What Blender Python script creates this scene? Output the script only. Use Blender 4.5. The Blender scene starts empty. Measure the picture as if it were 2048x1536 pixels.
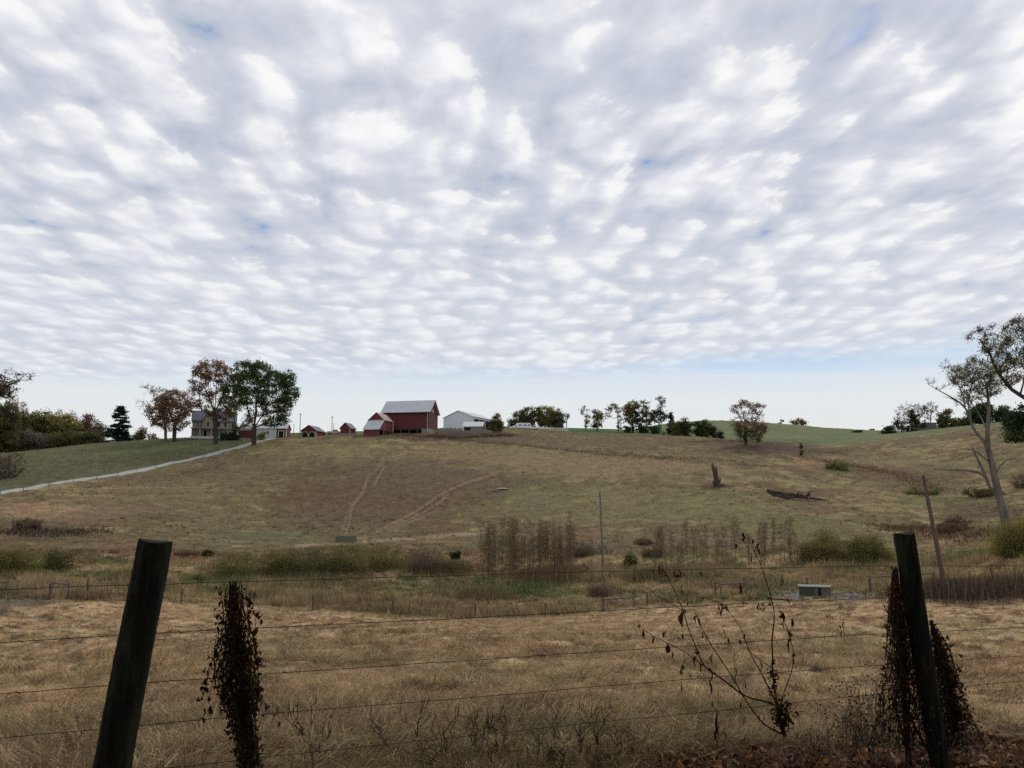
import bpy, math, random
import numpy as np
RNG = np.random.default_rng(7)
random.seed(7)
rad = math.radians
scene = bpy.context.scene
COL = scene.collection

# ------------------------------------------------------------------ camera
F = 1600.0                       # focal length in pixels of the 2048 px wide photograph
PITCH = rad(8.3)
CP, SP = math.cos(PITCH), math.sin(PITCH)
cam_d = bpy.data.cameras.new('camera')
cam_d.sensor_width = 36.0
cam_d.lens = 36.0 * F / 2048.0
cam_d.clip_start = 0.05
cam_d.clip_end = 20000
cam = bpy.data.objects.new('camera', cam_d)
COL.objects.link(cam)
cam.rotation_euler = (rad(90) + PITCH, 0, 0)
scene.camera = cam

def ray(x, y):
    """direction of a photo pixel in world space (camera at the origin, eye height 1.65 m)"""
    cx = (np.asarray(x, float) - 1024) / F
    cy = (768 - np.asarray(y, float)) / F
    return cx, CP - cy * SP, SP + cy * CP
def az_t(x, y):
    X, Y, Z = ray(x, y)
    return np.arctan2(X, Y), Z / np.hypot(X, Y)
def project(X, Y, Z):
    f = Y * CP + Z * SP
    u = -Y * SP + Z * CP
    f = np.where(np.abs(f) < 1e-6, 1e-6, f)
    return 1024 + F * X / f, 768 - F * u / f

# ------------------------------------------------------------------ sky
class S:
    """tiny expression layer over shader math nodes"""
    nt = None
    def __init__(s, sock): s.k = sock
    @staticmethod
    def m(op, *a, clamp=False):
        n = S.nt.nodes.new('ShaderNodeMath'); n.operation = op; n.use_clamp = clamp
        for i, v in enumerate(a):
            if isinstance(v, S): S.nt.links.new(v.k, n.inputs[i])
            else: n.inputs[i].default_value = v
        return S(n.outputs[0])
    def __add__(s, o): return S.m('ADD', s, o)
    __radd__ = __add__
    def __sub__(s, o): return S.m('SUBTRACT', s, o)
    def __rsub__(s, o): return S.m('SUBTRACT', o, s)
    def __mul__(s, o): return S.m('MULTIPLY', s, o)
    __rmul__ = __mul__
    def __truediv__(s, o): return S.m('DIVIDE', s, o)
def sstep(v, a, b, lo=0.0, hi=1.0):
    n = S.nt.nodes.new('ShaderNodeMapRange'); n.interpolation_type = 'SMOOTHSTEP'
    S.nt.links.new(v.k, n.inputs['Value'])
    for k, x in (('From Min', a), ('From Max', b), ('To Min', lo), ('To Max', hi)):
        if isinstance(x, S): S.nt.links.new(x.k, n.inputs[k])
        else: n.inputs[k].default_value = x
    return S(n.outputs['Result'])
def vec(x, y, z=0.0):
    n = S.nt.nodes.new('ShaderNodeCombineXYZ')
    for i, v in enumerate((x, y, z)):
        if isinstance(v, S): S.nt.links.new(v.k, n.inputs[i])
        else: n.inputs[i].default_value = v
    return S(n.outputs[0])
def noise(v, scale, detail=4, rough=0.5, dist=0.0, dim='3D'):
    n = S.nt.nodes.new('ShaderNodeTexNoise'); n.noise_dimensions = dim
    S.nt.links.new(v.k, n.inputs['Vector'])
    n.inputs['Scale'].default_value = scale; n.inputs['Detail'].default_value = detail
    n.inputs['Roughness'].default_value = rough; n.inputs['Distortion'].default_value = dist
    return S(n.outputs['Fac'])
def ramp(v, stops, interp='LINEAR'):
    n = S.nt.nodes.new('ShaderNodeValToRGB'); S.nt.links.new(v.k, n.inputs['Fac'])
    cr = n.color_ramp; cr.interpolation = interp
    while len(cr.elements) < len(stops): cr.elements.new(0.5)
    for e, (p, c) in zip(cr.elements, stops):
        e.position = p; e.color = (*c, 1)
    return S(n.outputs['Color'])
def cmix(f, a, b, mode='MIX'):
    n = S.nt.nodes.new('ShaderNodeMix'); n.data_type = 'RGBA'; n.blend_type = mode
    for k, v in ((0, f), (6, a), (7, b)):
        if isinstance(v, S): S.nt.links.new(v.k, n.inputs[k])
        elif k == 0: n.inputs[k].default_value = v
        else: n.inputs[k].default_value = (*v, 1)
    return S(n.outputs[2])

SUN_EL, SUN_AZ = rad(38), rad(28)      # azimuth clockwise from straight ahead (+Y)
def build_sky():
    w = bpy.data.worlds.new('World'); scene.world = w; w.use_nodes = True
    nt = w.node_tree; nt.nodes.clear(); S.nt = nt
    tc = nt.nodes.new('ShaderNodeTexCoord')
    sp = nt.nodes.new('ShaderNodeSeparateXYZ'); nt.links.new(tc.outputs['Generated'], sp.inputs[0])
    dx, dy, dz = (S(sp.outputs[i]) for i in range(3))
    zz = S.m('MAXIMUM', dz, 0.0) + 0.035
    px, py = dx / zz, dy / zz
    def density(px, py, fine=True):
        """thickness of the deck: billows in rows, a little longer along the wind than across it"""
        wx = noise(vec(px, py, 3.1), 0.8, 2, 0.5) - 0.5
        wy = noise(vec(px, py, 9.7), 0.8, 2, 0.5) - 0.5
        u = px + wx * 0.34 + py * 0.10
        v = py + wy * 0.34
        vo = nt.nodes.new('ShaderNodeTexVoronoi'); vo.feature = 'SMOOTH_F1'; vo.voronoi_dimensions = '2D'
        fx = noise(vec(px, py, 21.0), 6.0, 4, 0.55) - 0.5
        fy = noise(vec(px, py, 27.0), 6.0, 4, 0.55) - 0.5
        nt.links.new(vec(u * 6.4 + fx * 0.9, v * 4.0 + fy * 0.9).k, vo.inputs['Vector'])
        vo.inputs['Scale'].default_value = 1.0; vo.inputs['Smoothness'].default_value = 0.45
        vo.inputs['Randomness'].default_value = 0.85
        puff = sstep(S(vo.outputs['Distance']), 0.80, 0.0)
        n1 = noise(vec(u * 1.5, v * 0.80, 1.0), 4.4, 6, 0.50, 0.10)
        n2 = noise(vec(u, v * 0.66, 7.0), 18.0, 6, 0.66, 0.2)
        n0 = noise(vec(px * 0.8, py * 0.7, 5.0), 1.15, 3, 0.5)
        band = S.m('SINE', v * 14.0 + u * 3.0 + noise(vec(px, py, 31.0), 1.6, 2, 0.5) * 9.0)   # cross waves
        return puff * 0.27 + n1 * 0.54 + n0 * 0.20 + n2 * 0.11 + band * 0.022 + S.m('SINE', u * 8.5 + noise(vec(px, py, 37.0), 1.1, 2, 0.5) * 5.0) * 0.034, n1, n2, puff
    D, n1, n2, puff = density(px, py)
    D2 = density(px + 0.030, py - 0.045)[0]
    relief_ = (D - D2)
    DD = D + relief_ * 0.38
    cl = ramp(S.m('MULTIPLY_ADD', DD, 1.72, -0.425, clamp=True), [
        (0.00, (0.24, 0.36, 0.64)), (0.08, (0.42, 0.49, 0.64)), (0.20, (0.515, 0.56, 0.66)), (0.44, (0.625, 0.655, 0.735)),
        (0.62, (0.74, 0.755, 0.815)), (0.80, (0.87, 0.875, 0.91)), (0.95, (0.97, 0.97, 0.975))])
    # bright crumbs on the sunward edge of the puffs
    crumb = sstep(relief_ + n2 * 0.10 + puff * .03, 0.135, 0.215) * 0.6
    cl = cmix(crumb, cl, (0.98, 0.975, 0.96))
    # low down the deck flattens into soft pale ripples
    far = sstep(dz, 0.42, 0.15)
    cl = cmix(far * 0.46, cl, (0.745, 0.78, 0.83))
    # deck edge: a line across the sky, lifting to the right
    q = dz / S.m('MAXIMUM', dy, 0.05)
    e1 = noise(vec(px * .6, py * .6, 41.0), 1.5, 5, 0.6) - 0.5
    tilt = q - S.m('MAXIMUM', dx / S.m('MAXIMUM', dy, 0.05) - 0.12, 0.0) * 0.085 - e1 * 0.05
    deck = sstep(tilt, 0.142, 0.182)
    # below the edge: thin high veil that fades the blue towards the horizon
    veil = noise(vec(px * 0.35 + 2.0, py * 1.3, 2.0), 1.3, 5, 0.6)
    low = ramp(S.m('MULTIPLY', S.m('MAXIMUM', dz, 0.0), 5.0, clamp=True), [
        (0.0, (0.74, 0.75, 0.755)), (0.38, (0.79, 0.805, 0.81)), (0.60, (0.775, 0.81, 0.83)),
        (0.72, (0.68, 0.77, 0.855)), (0.82, (0.50, 0.67, 0.88))])
    streak = noise(vec(dx * 3.0, q * 26.0 - dx * 1.6, 4.0), 1.3, 5, 0.6, 0.3)
    low = cmix(sstep(veil * 0.5 + streak * 0.5, 0.43, 0.60) * sstep(dz, 0.185, 0.12, 0.8, 0.15), low, (0.80, 0.82, 0.84))
    col = cmix(deck, low, cl)
    sky = nt.nodes.new('ShaderNodeTexSky'); sky.sky_type = 'NISHITA'; sky.sun_disc = False
    sky.sun_elevation = SUN_EL; sky.sun_rotation = SUN_AZ
    b1 = nt.nodes.new('ShaderNodeBackground'); nt.links.new(sky.outputs[0], b1.inputs[0]); b1.inputs[1].default_value = 0.08
    b2 = nt.nodes.new('ShaderNodeBackground'); nt.links.new(col.k, b2.inputs[0]); b2.inputs[1].default_value = 1.0
    mx = nt.nodes.new('ShaderNodeMixShader')
    cover = sstep(D, 0.22, 0.34, 0.60, 0.985)
    cover = S.m('MAXIMUM', cover, 1.0 - deck)
    cover = cover * 0.985
    nt.links.new(cover.k, mx.inputs[0]); nt.links.new(b1.outputs[0], mx.inputs[1]); nt.links.new(b2.outputs[0], mx.inputs[2])
    out = nt.nodes.new('ShaderNodeOutputWorld'); nt.links.new(mx.outputs[0], out.inputs[0])
    w.cycles.sampling_method = 'MANUAL'; w.cycles.sample_map_resolution = 512
    ld = bpy.data.lights.new('sun', 'SUN'); ld.energy = 1.25; ld.angle = rad(14); ld.color = (1.0, 0.95, 0.88)
    lo = bpy.data.objects.new('sun', ld); COL.objects.link(lo)
    lo.rotation_euler = (rad(90) - SUN_EL, 0, math.pi - SUN_AZ)
    lo.location = (0, 0, 60)
build_sky()
vs = scene.view_settings; vs.view_transform = 'Standard'; vs.look = 'None'; vs.exposure = 0; vs.gamma = 1
scene.cycles.max_bounces = 5; scene.cycles.diffuse_bounces = 3; scene.cycles.transmission_bounces = 3
scene.cycles.use_denoising = False; scene.cycles.sample_clamp_indirect = 2.0

# ------------------------------------------------------------------ noise on arrays
def _h(ix, iy, seed):
    h = (ix.astype(np.int64) * 374761393 + iy.astype(np.int64) * 668265263 + seed * 974634777) & 0xffffffff
    h = ((h ^ (h >> 13)) * 1274126177) & 0xffffffff
    return ((h ^ (h >> 16)) & 0xffff) / 65535.0
def vn(x, y, seed=0):
    ix, iy = np.floor(x), np.floor(y)
    fx, fy = x - ix, y - iy
    fx = fx * fx * (3 - 2 * fx); fy = fy * fy * (3 - 2 * fy)
    a, b = _h(ix, iy, seed), _h(ix + 1, iy, seed)
    c, d = _h(ix, iy + 1, seed), _h(ix + 1, iy + 1, seed)
    return (a * (1 - fx) + b * fx) * (1 - fy) + (c * (1 - fx) + d * fx) * fy
def fbm(x, y, seed=0, o=4, g=0.5):
    s, a, t = 0, 1.0, 0
    for i in range(o):
        s = s + a * vn(x * 2 ** i + 17.3 * i, y * 2 ** i - 9.1 * i, seed + i); t += a; a *= g
    return s / t
def ss(x, a, b):
    t = np.clip((x - a) / (b - a), 0, 1)
    return t * t * (3 - 2 * t)

# ------------------------------------------------------------------ the lie of the land
# heights read at distance r (metres) along a dozen bearings, then blended into one terrain
NEAR = [(0.3, -1.65), (3.0, -1.64), (6.0, -1.80), (10, -2.42), (20, -4.05), (40, -6.45)]
TAB = {
 -300: [(75,1195),(100,1150),(120,1115),(140,1075),(170,1025),(200,990),(240,950),(290,915),(320,908),(360,935),(450,930),(700,930)],
 0:    [(75,1202),(100,1150),(118,1110),(130,1085),(160,1035),(200,988),(240,950),(280,918),(310,903),(345,915),(450,900),(700,905)],
 200:  [(75,1209),(100,1155),(118,1108),(130,1085),(160,1037),(200,980),(225,955),(260,918),(290,893),(312,880),(345,886),(450,890),(700,900)],
 400:  [(75,1215),(100,1160),(118,1110),(130,1088),(160,1040),(200,980),(240,938),(262,912),(285,887),(303,873),(320,872),(360,876),(450,885),(700,895)],
 550:  [(75,1219),(100,1163),(118,1112),(128,1088),(160,1040),(200,975),(240,925),(270,893),(290,879),(310,873),(340,873),(420,864),(500,880),(700,890)],
 700:  [(75,1222),(100,1165),(115,1115),(126,1083),(160,1035),(200,970),(240,918),(270,887),(290,872),(302,867),(330,866),(420,862),(500,876),(700,885)],
 870:  [(75,1233),(100,1170),(115,1120),(130,1085),(160,1035),(200,970),(240,918),(270,887),(290,870),(305,864),(330,861),(420,855),(500,868),(700,885)],
 1000: [(75,1238),(100,1172),(115,1122),(130,1080),(160,1030),(200,970),(240,917),(270,888),(290,872),(305,864),(330,861),(420,851),(500,862),(700,885)],
 1200: [(75,1227),(100,1168),(118,1110),(130,1080),(160,1025),(200,965),(240,912),(280,883),(310,869),(330,868),(420,855),(500,866),(700,880)],
 1320: [(75,1218),(100,1164),(118,1107),(130,1078),(160,1020),(200,960),(240,909),(280,881),(310,869),(340,869),(420,861),(500,862),(600,846),(800,860)],
 1420: [(75,1212),(100,1160),(118,1105),(130,1075),(160,1017),(200,958),(240,910),(280,883),(315,871),(360,880),(480,866),(600,837),(800,855)],
 1500: [(75,1209),(100,1158),(118,1105),(130,1075),(160,1020),(190,975),(220,938),(250,908),(268,888),(288,879),(340,890),(450,872),(600,839),(800,855)],
 1580: [(75,1206),(100,1156),(118,1105),(130,1077),(155,1033),(180,994),(205,960),(235,927),(258,900),(278,886),(330,896),(430,878),(600,846),(800,857)],
 1650: [(75,1203),(100,1152),(118,1106),(130,1080),(155,1036),(180,1000),(210,968),(235,942),(262,922),(300,908),(330,902),(430,880),(600,853),(800,862)],
 1760: [(75,1200),(100,1150),(118,1108),(130,1085),(155,1045),(180,1008),(205,978),(220,962),(240,946),(270,922),(305,896),(345,882),(400,872),(600,860),(800,866)],
 1860: [(75,1196),(100,1150),(118,1110),(130,1090),(155,1055),(180,1022),(200,1000),(218,985),(240,957),(270,925),(310,890),(345,871),(400,858),(450,861),(800,866)],
 2048: [(75,1190),(90,1135),(102,1090),(116,1062),(130,1048),(155,1028),(180,1008),(205,985),(230,955),(260,920),(300,880),(340,850),(385,836),(450,848),(800,850)],
 2350: [(75,1185),(90,1128),(102,1080),(116,1052),(130,1036),(155,1018),(180,1000),(205,975),(230,940),(260,905),(300,860),(340,830),(385,815),(450,825),(800,840)],
}
cols = sorted(TAB)
U0, U1, NU = math.log(0.3), math.log(4000), 760
UG = np.linspace(U0, U1, NU)
ctrl_az, ctrl_T = [], []
for x in cols:
    rr = [r for r, z in NEAR] + [r for r, y in TAB[x]] + [1200, 4000]
    tt = [z / r for r, z in NEAR] + [float(az_t(x, y)[1]) for r, y in TAB[x]]
    tl = tt[-1]
    tt += [tl * 0.75, tl * 0.4]
    ctrl_az.append(float(az_t(x, 1000)[0]))
    # interpolate height against log distance through slope t = z / r
    ctrl_T.append(np.interp(UG, np.log(rr), tt))
ctrl_az, ctrl_T = np.array(ctrl_az), np.array(ctrl_T)
k = np.exp(-0.5 * (np.arange(-12, 13) / 3.2) ** 2); k /= k.sum()
for i in range(len(cols)):
    w_ = np.convolve(np.pad(ctrl_T[i], 12, 'edge'), k, 'valid')
    far_ = UG > math.log(8)
    ctrl_T[i] = np.where(far_, w_, ctrl_T[i])
AG = np.linspace(rad(-45), rad(45), 900)
TG = np.empty((900, NU))
for j in range(NU):
    TG[:, j] = np.interp(AG, ctrl_az, ctrl_T[:, j])
k2 = np.exp(-0.5 * (np.arange(-30, 31) / 10.0) ** 2); k2 /= k2.sum()
TG = np.apply_along_axis(lambda c: np.convolve(np.pad(c, 30, 'edge'), k2, 'valid'), 0, TG)
def T_smooth(az, r):
    az = np.clip(np.asarray(az, float), AG[0], AG[-1]); u = np.clip(np.log(np.maximum(r, 0.31)), U0, U1 - 1e-6)
    fa = (az - AG[0]) / (AG[1] - AG[0]); fu = (u - U0) / (UG[1] - UG[0])
    ia = np.minimum(fa.astype(int), 898); iu = np.minimum(fu.astype(int), NU - 2)
    fa = fa - ia; fu = fu - iu
    return (TG[ia, iu] * (1 - fa) + TG[ia + 1, iu] * fa) * (1 - fu) + (TG[ia, iu + 1] * (1 - fa) + TG[ia + 1, iu + 1] * fa) * fu
def relief(X, Y, r):
    """hummocks, cattle terraces and tussocks"""
    a = (fbm(X / 0.75, Y / 0.6, 3, 3) - 0.5) * 0.26 * ss(r, 1.5, 7) * (1 - ss(r, 60, 110))
    b = (fbm(X / 2.6, Y / 2.6, 5, 3) - 0.5) * (0.34 + .35 * ss(r, 120, 150)) * ss(r, 5, 14)
    c = (fbm(X / 9.0, Y / 5.0, 9, 3) - 0.5) * 0.9 * ss(r, 70, 110)
    d = (fbm(X / 30, Y / 30, 11, 2) - 0.5) * 1.6 * ss(r, 120, 170) * (1 - ss(r, 255, 285))
    return (a + b + c * 0.7 + d) * (1 - 0.75 * ss(r, 265, 290) * (1 - ss(r, 420, 500)))
def back(az):                      # behind the camera the bank carries on level
    return ss(np.abs(az), rad(48), rad(80))
POOLS = []                          # x, y, z, half width, half depth
def height(X, Y):
    r = np.hypot(X, Y); az = np.arctan2(X, Y)
    z = T_smooth(az, r) * r
    zb = -1.65 + 0.02 * np.minimum(r, 200)
    bk = back(az)
    z = z * (1 - bk) + zb * bk + relief(X, Y, r)
    for cx, cy, cz, rx, ry in POOLS:
        q = np.hypot((X - cx) / rx, (Y - cy) / ry)
        z = z + (cz - .06 + (fbm(X / 1.4, Y / .9, 93, 3) - .5) * .42 - z) * (1 - ss(q, .8, 1.5))
    return z
def G(x, r, dz=0.0):
    """ground point seen in photo column x at distance r"""
    y = 1000.0
    for _ in range(5):
        a = float(az_t(x, y)[0]); X, Y = r * math.sin(a), r * math.cos(a)
        Z = float(height(np.array([X]), np.array([Y]))[0])
        y = float(project(X, Y, Z)[1])
    return np.array([X, Y, Z + dz])
def P(x, y, r):
    """point at horizontal distance r on the ray of a photo pixel"""
    X, Y, Z = ray(x, y); k = r / np.hypot(X, Y)
    return np.stack([X * k, Y * k, Z * k], -1)
def hitr(x, y, r0=3, r1=700):
    """distance at which the ground is first met on the ray of a pixel"""
    a, t = az_t(x, y); rr = np.exp(np.linspace(math.log(r0), math.log(r1), 900))
    d = T_smooth(np.full(900, float(a)), rr) - float(t)
    i = np.nonzero(d >= 0)[0]
    return float(rr[i[0]]) if len(i) else r1
def H(x, y, r0=3, r1=700, dz=0.0):
    r = hitr(x, y, r0, r1); a = float(az_t(x, y)[0])
    X, Y = r * math.sin(a), r * math.cos(a)
    return np.array([X, Y, float(height(np.array([X]), np.array([Y]))[0]) + dz])

for x_, r_, rx_, ry_ in ((1690, 81.5, 6.6, 4.0), (1240, 87, 1.8, 1.8)):
    c_ = G(x_, r_); POOLS.append((c_[0], c_[1], c_[2] - .12, rx_, ry_))
# ------------------------------------------------------------------ land cover
LANE = [(-340,1040),(-150,1010),(0,986),(50,977),(100,970),(146,962.5),(200,954),(250,945.5),(312,933),(360,924),(400,915),(440,905),(470,897),(500,888),(525,881),(545,877)]
LX, LY = np.array(LANE).T
def path_d(px, py, pts, w=1.0):
    """distance in photo pixels to a polyline (vertical distances weigh w)"""
    d = np.full(px.shape, 1e9)
    for (x0, y0), (x1, y1) in zip(pts[:-1], pts[1:]):
        ex, ey = x1 - x0, (y1 - y0) * w
        qx, qy = px - x0, (py - y0) * w
        t = np.clip((qx * ex + qy * ey) / (ex * ex + ey * ey), 0, 1)
        d = np.minimum(d, np.hypot(qx - t * ex, qy - t * ey))
    return d
TRAILS = [
 ([(776,925),(768,930),(756,943),(744,955),(739,968),(737,982),(723,998),(712,1012),(707,1028),(704,1045),(697,1068)], 2.2, (.095,.066,.04), .6),
 ([(1000,949),(960,963),(925,974),(900,986),(872,1002),(838,1026),(800,1046)], 2.2, (.10,.07,.042), .6),
 ([(768,920),(762,930),(748,943),(736,955),(731,968),(729,982),(716,998),(706,1012),(701,1028),(699,1045),(692,1068)], 1.8, (.215,.15,.09), .72),
 ([(731,968),(720,990),(704,1010),(694,1030),(688,1050),(684,1068)], 2.0, (.22,.165,.11), .5),
 ([(770,930),(756,955),(750,968)], 1.6, (.27,.22,.15), .5),
 ([(1000,942),(992,948),(960,957),(925,968),(900,979),(872,995),(838,1019),(800,1040),(760,1058),(716,1078)], 1.8, (.24,.155,.088), .8),
 ([(896,988),(875,1008),(845,1025),(800,1047),(760,1062),(722,1080)], 1.8, (.24,.175,.11), .6),
 ([(880,1018),(830,1040),(780,1062),(730,1080)], 1.8, (.23,.17,.11), .55),
 ([(985,985),(950,1006),(905,1028)], 1.6, (.10,.08,.05), .5),
 ([(590,1092),(660,1088),(720,1084),(800,1078),(880,1073),(970,1066)], 3.0, (.31,.25,.16), .75),
 ([(300,1075),(420,1080),(560,1086)], 1.5, (.24,.21,.12), .4),
 ([(898,878),(960,884),(1050,890),(1120,900),(1200,905),(1330,918),(1450,928),(1530,934)], 2.6, (.085,.062,.042), .55),
 ([(1560,905),(1620,918),(1700,930)], 3.0, (.12,.08,.05), .5),
 ([(1180,1040),(1300,1043),(1420,1042)], 1.6, (.25,.22,.12), .4),
]
PATCH = [  # cx, cy, rx, ry, colour, strength
 (740,995,230,80,(.118,.080,.047),.9),(880,960,150,30,(.125,.088,.05),.8),(830,950,190,45,(.130,.100,.065),.6),(700,1040,150,40,(.125,.095,.06),.5),
 (330,985,170,60,(.165,.135,.072),.4),(120,1030,140,30,(.26,.165,.10),.55),(60,1018,110,14,(.32,.20,.12),.6),(90,1062,130,26,(.085,.065,.045),.6),
 (250,1020,130,30,(.15,.11,.07),.5),(470,935,130,30,(.14,.11,.07),.5),(330,955,120,14,(.13,.095,.06),.45),
 (1000,905,250,22,(.23,.18,.09),.6),(1230,932,300,26,(.25,.18,.095),.7),(620,900,130,16,(.22,.18,.085),.5),(1230,1000,260,42,(.175,.163,.073),.6),(1450,1015,200,26,(.18,.165,.072),.6),
 (1050,965,70,14,(.12,.10,.055),.5),(940,875,180,10,(.065,.045,.032),.9),(1060,880,240,10,(.15,.11,.07),.8),(1250,884,200,14,(.145,.11,.065),.7),
 (1530,895,120,17,(.088,.062,.044),.95),(1450,885,60,9,(.11,.08,.05),.8),(1640,905,60,9,(.10,.072,.05),.7),
 (1625,927,42,8,(.34,.20,.11),.7),(1660,916,38,7,(.26,.17,.10),.8),(1700,935,120,12,(.17,.105,.06),.8),(1790,950,130,18,(.13,.085,.05),.8),
 (1850,975,110,20,(.12,.095,.05),.7),(1680,940,40,8,(.07,.10,.035),.6),(1800,925,140,7,(.22,.20,.10),.5),(1880,1000,120,14,(.13,.14,.06),.7),
 (1950,1020,110,22,(.11,.075,.045),.8),(1900,1065,90,22,(.15,.085,.05),.85),(1990,1060,60,16,(.09,.13,.045),.6),(1420,985,110,12,(.12,.12,.055),.5),
 (1430,972,36,6,(.08,.06,.04),.8),(1580,1045,220,20,(.15,.15,.065),.6),(1600,1005,110,10,(.16,.12,.075),.4),
 (996,992,40,10,(.10,.08,.05),.7),(1090,1005,60,22,(.14,.135,.07),.5),(560,1075,140,10,(.12,.13,.06),.5),
 (150,905,160,18,(.155,.145,.07),.4),(330,900,120,16,(.08,.105,.042),.6),(450,885,80,9,(.075,.10,.04),.6),(60,950,80,16,(.11,.095,.055),.6),
 # valley floor
 (180,1150,170,10,(.10,.135,.045),.7),(240,1100,70,12,(.19,.10,.06),.8),(370,1112,60,16,(.22,.12,.07),.8),(100,1180,150,12,(.27,.20,.12),.7),(0,1205,120,12,(.12,.10,.075),.8),
 (440,1165,90,10,(.06,.11,.035),.8),(700,1180,220,22,(.105,.12,.05),.5),(620,1150,200,10,(.10,.075,.05),.6),(900,1160,130,18,(.09,.115,.045),.6),(860,1130,130,16,(.07,.10,.04),.6),
 (950,1120,60,22,(.24,.15,.09),.8),(1010,1180,130,20,(.105,.135,.05),.65),(1090,1190,90,12,(.10,.13,.045),.65),(1100,1150,90,22,(.15,.105,.06),.7),(1000,1215,160,12,(.16,.12,.07),.5),
 (1200,1205,100,12,(.15,.125,.07),.5),(1160,1075,60,8,(.19,.095,.06),.8),(1290,1085,46,7,(.15,.07,.05),.6),(1230,1095,90,16,(.13,.09,.06),.6),
 (1290,1140,110,20,(.20,.16,.08),.6),(1215,1178,30,5,(.10,.12,.09),.8),(1260,1165,34,14,(.20,.155,.085),.7),(1380,1110,120,14,(.09,.12,.045),.6),(1400,1085,120,10,(.15,.09,.065),.6),
 (1450,1145,120,14,(.28,.205,.12),.7),(1340,1190,60,16,(.10,.11,.045),.6),(1560,1180,80,10,(.085,.10,.045),.7),(1500,1070,120,8,(.13,.11,.055),.6),
 (1620,1150,150,10,(.30,.22,.125),.7),(1700,1160,110,12,(.14,.085,.05),.85),(1850,1120,100,14,(.19,.17,.085),.6),(1930,1110,50,7,(.07,.13,.035),.9),(1920,1090,100,8,(.24,.19,.11),.5),
 (1950,1190,140,24,(.095,.065,.045),.8),(1700,1192,140,8,(.11,.09,.07),.8),
 # near field
 (1390,1440,170,20,(.12,.135,.05),.45),(1060,1470,160,40,(.12,.12,.06),.4),(500,1290,200,40,(.27,.21,.115),.3),(800,1330,240,26,(.26,.21,.11),.3),
 (330,1225,260,12,(.37,.24,.13),.6),(1300,1245,500,18,(.38,.26,.15),.6),(1640,1290,200,26,(.23,.19,.09),.5),(1950,1260,140,16,(.30,.24,.12),.5),
 (2000,1330,100,16,(.32,.19,.11),.5),(150,1300,200,14,(.33,.21,.12),.5),(900,1290,260,12,(.34,.22,.12),.5),
]
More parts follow.
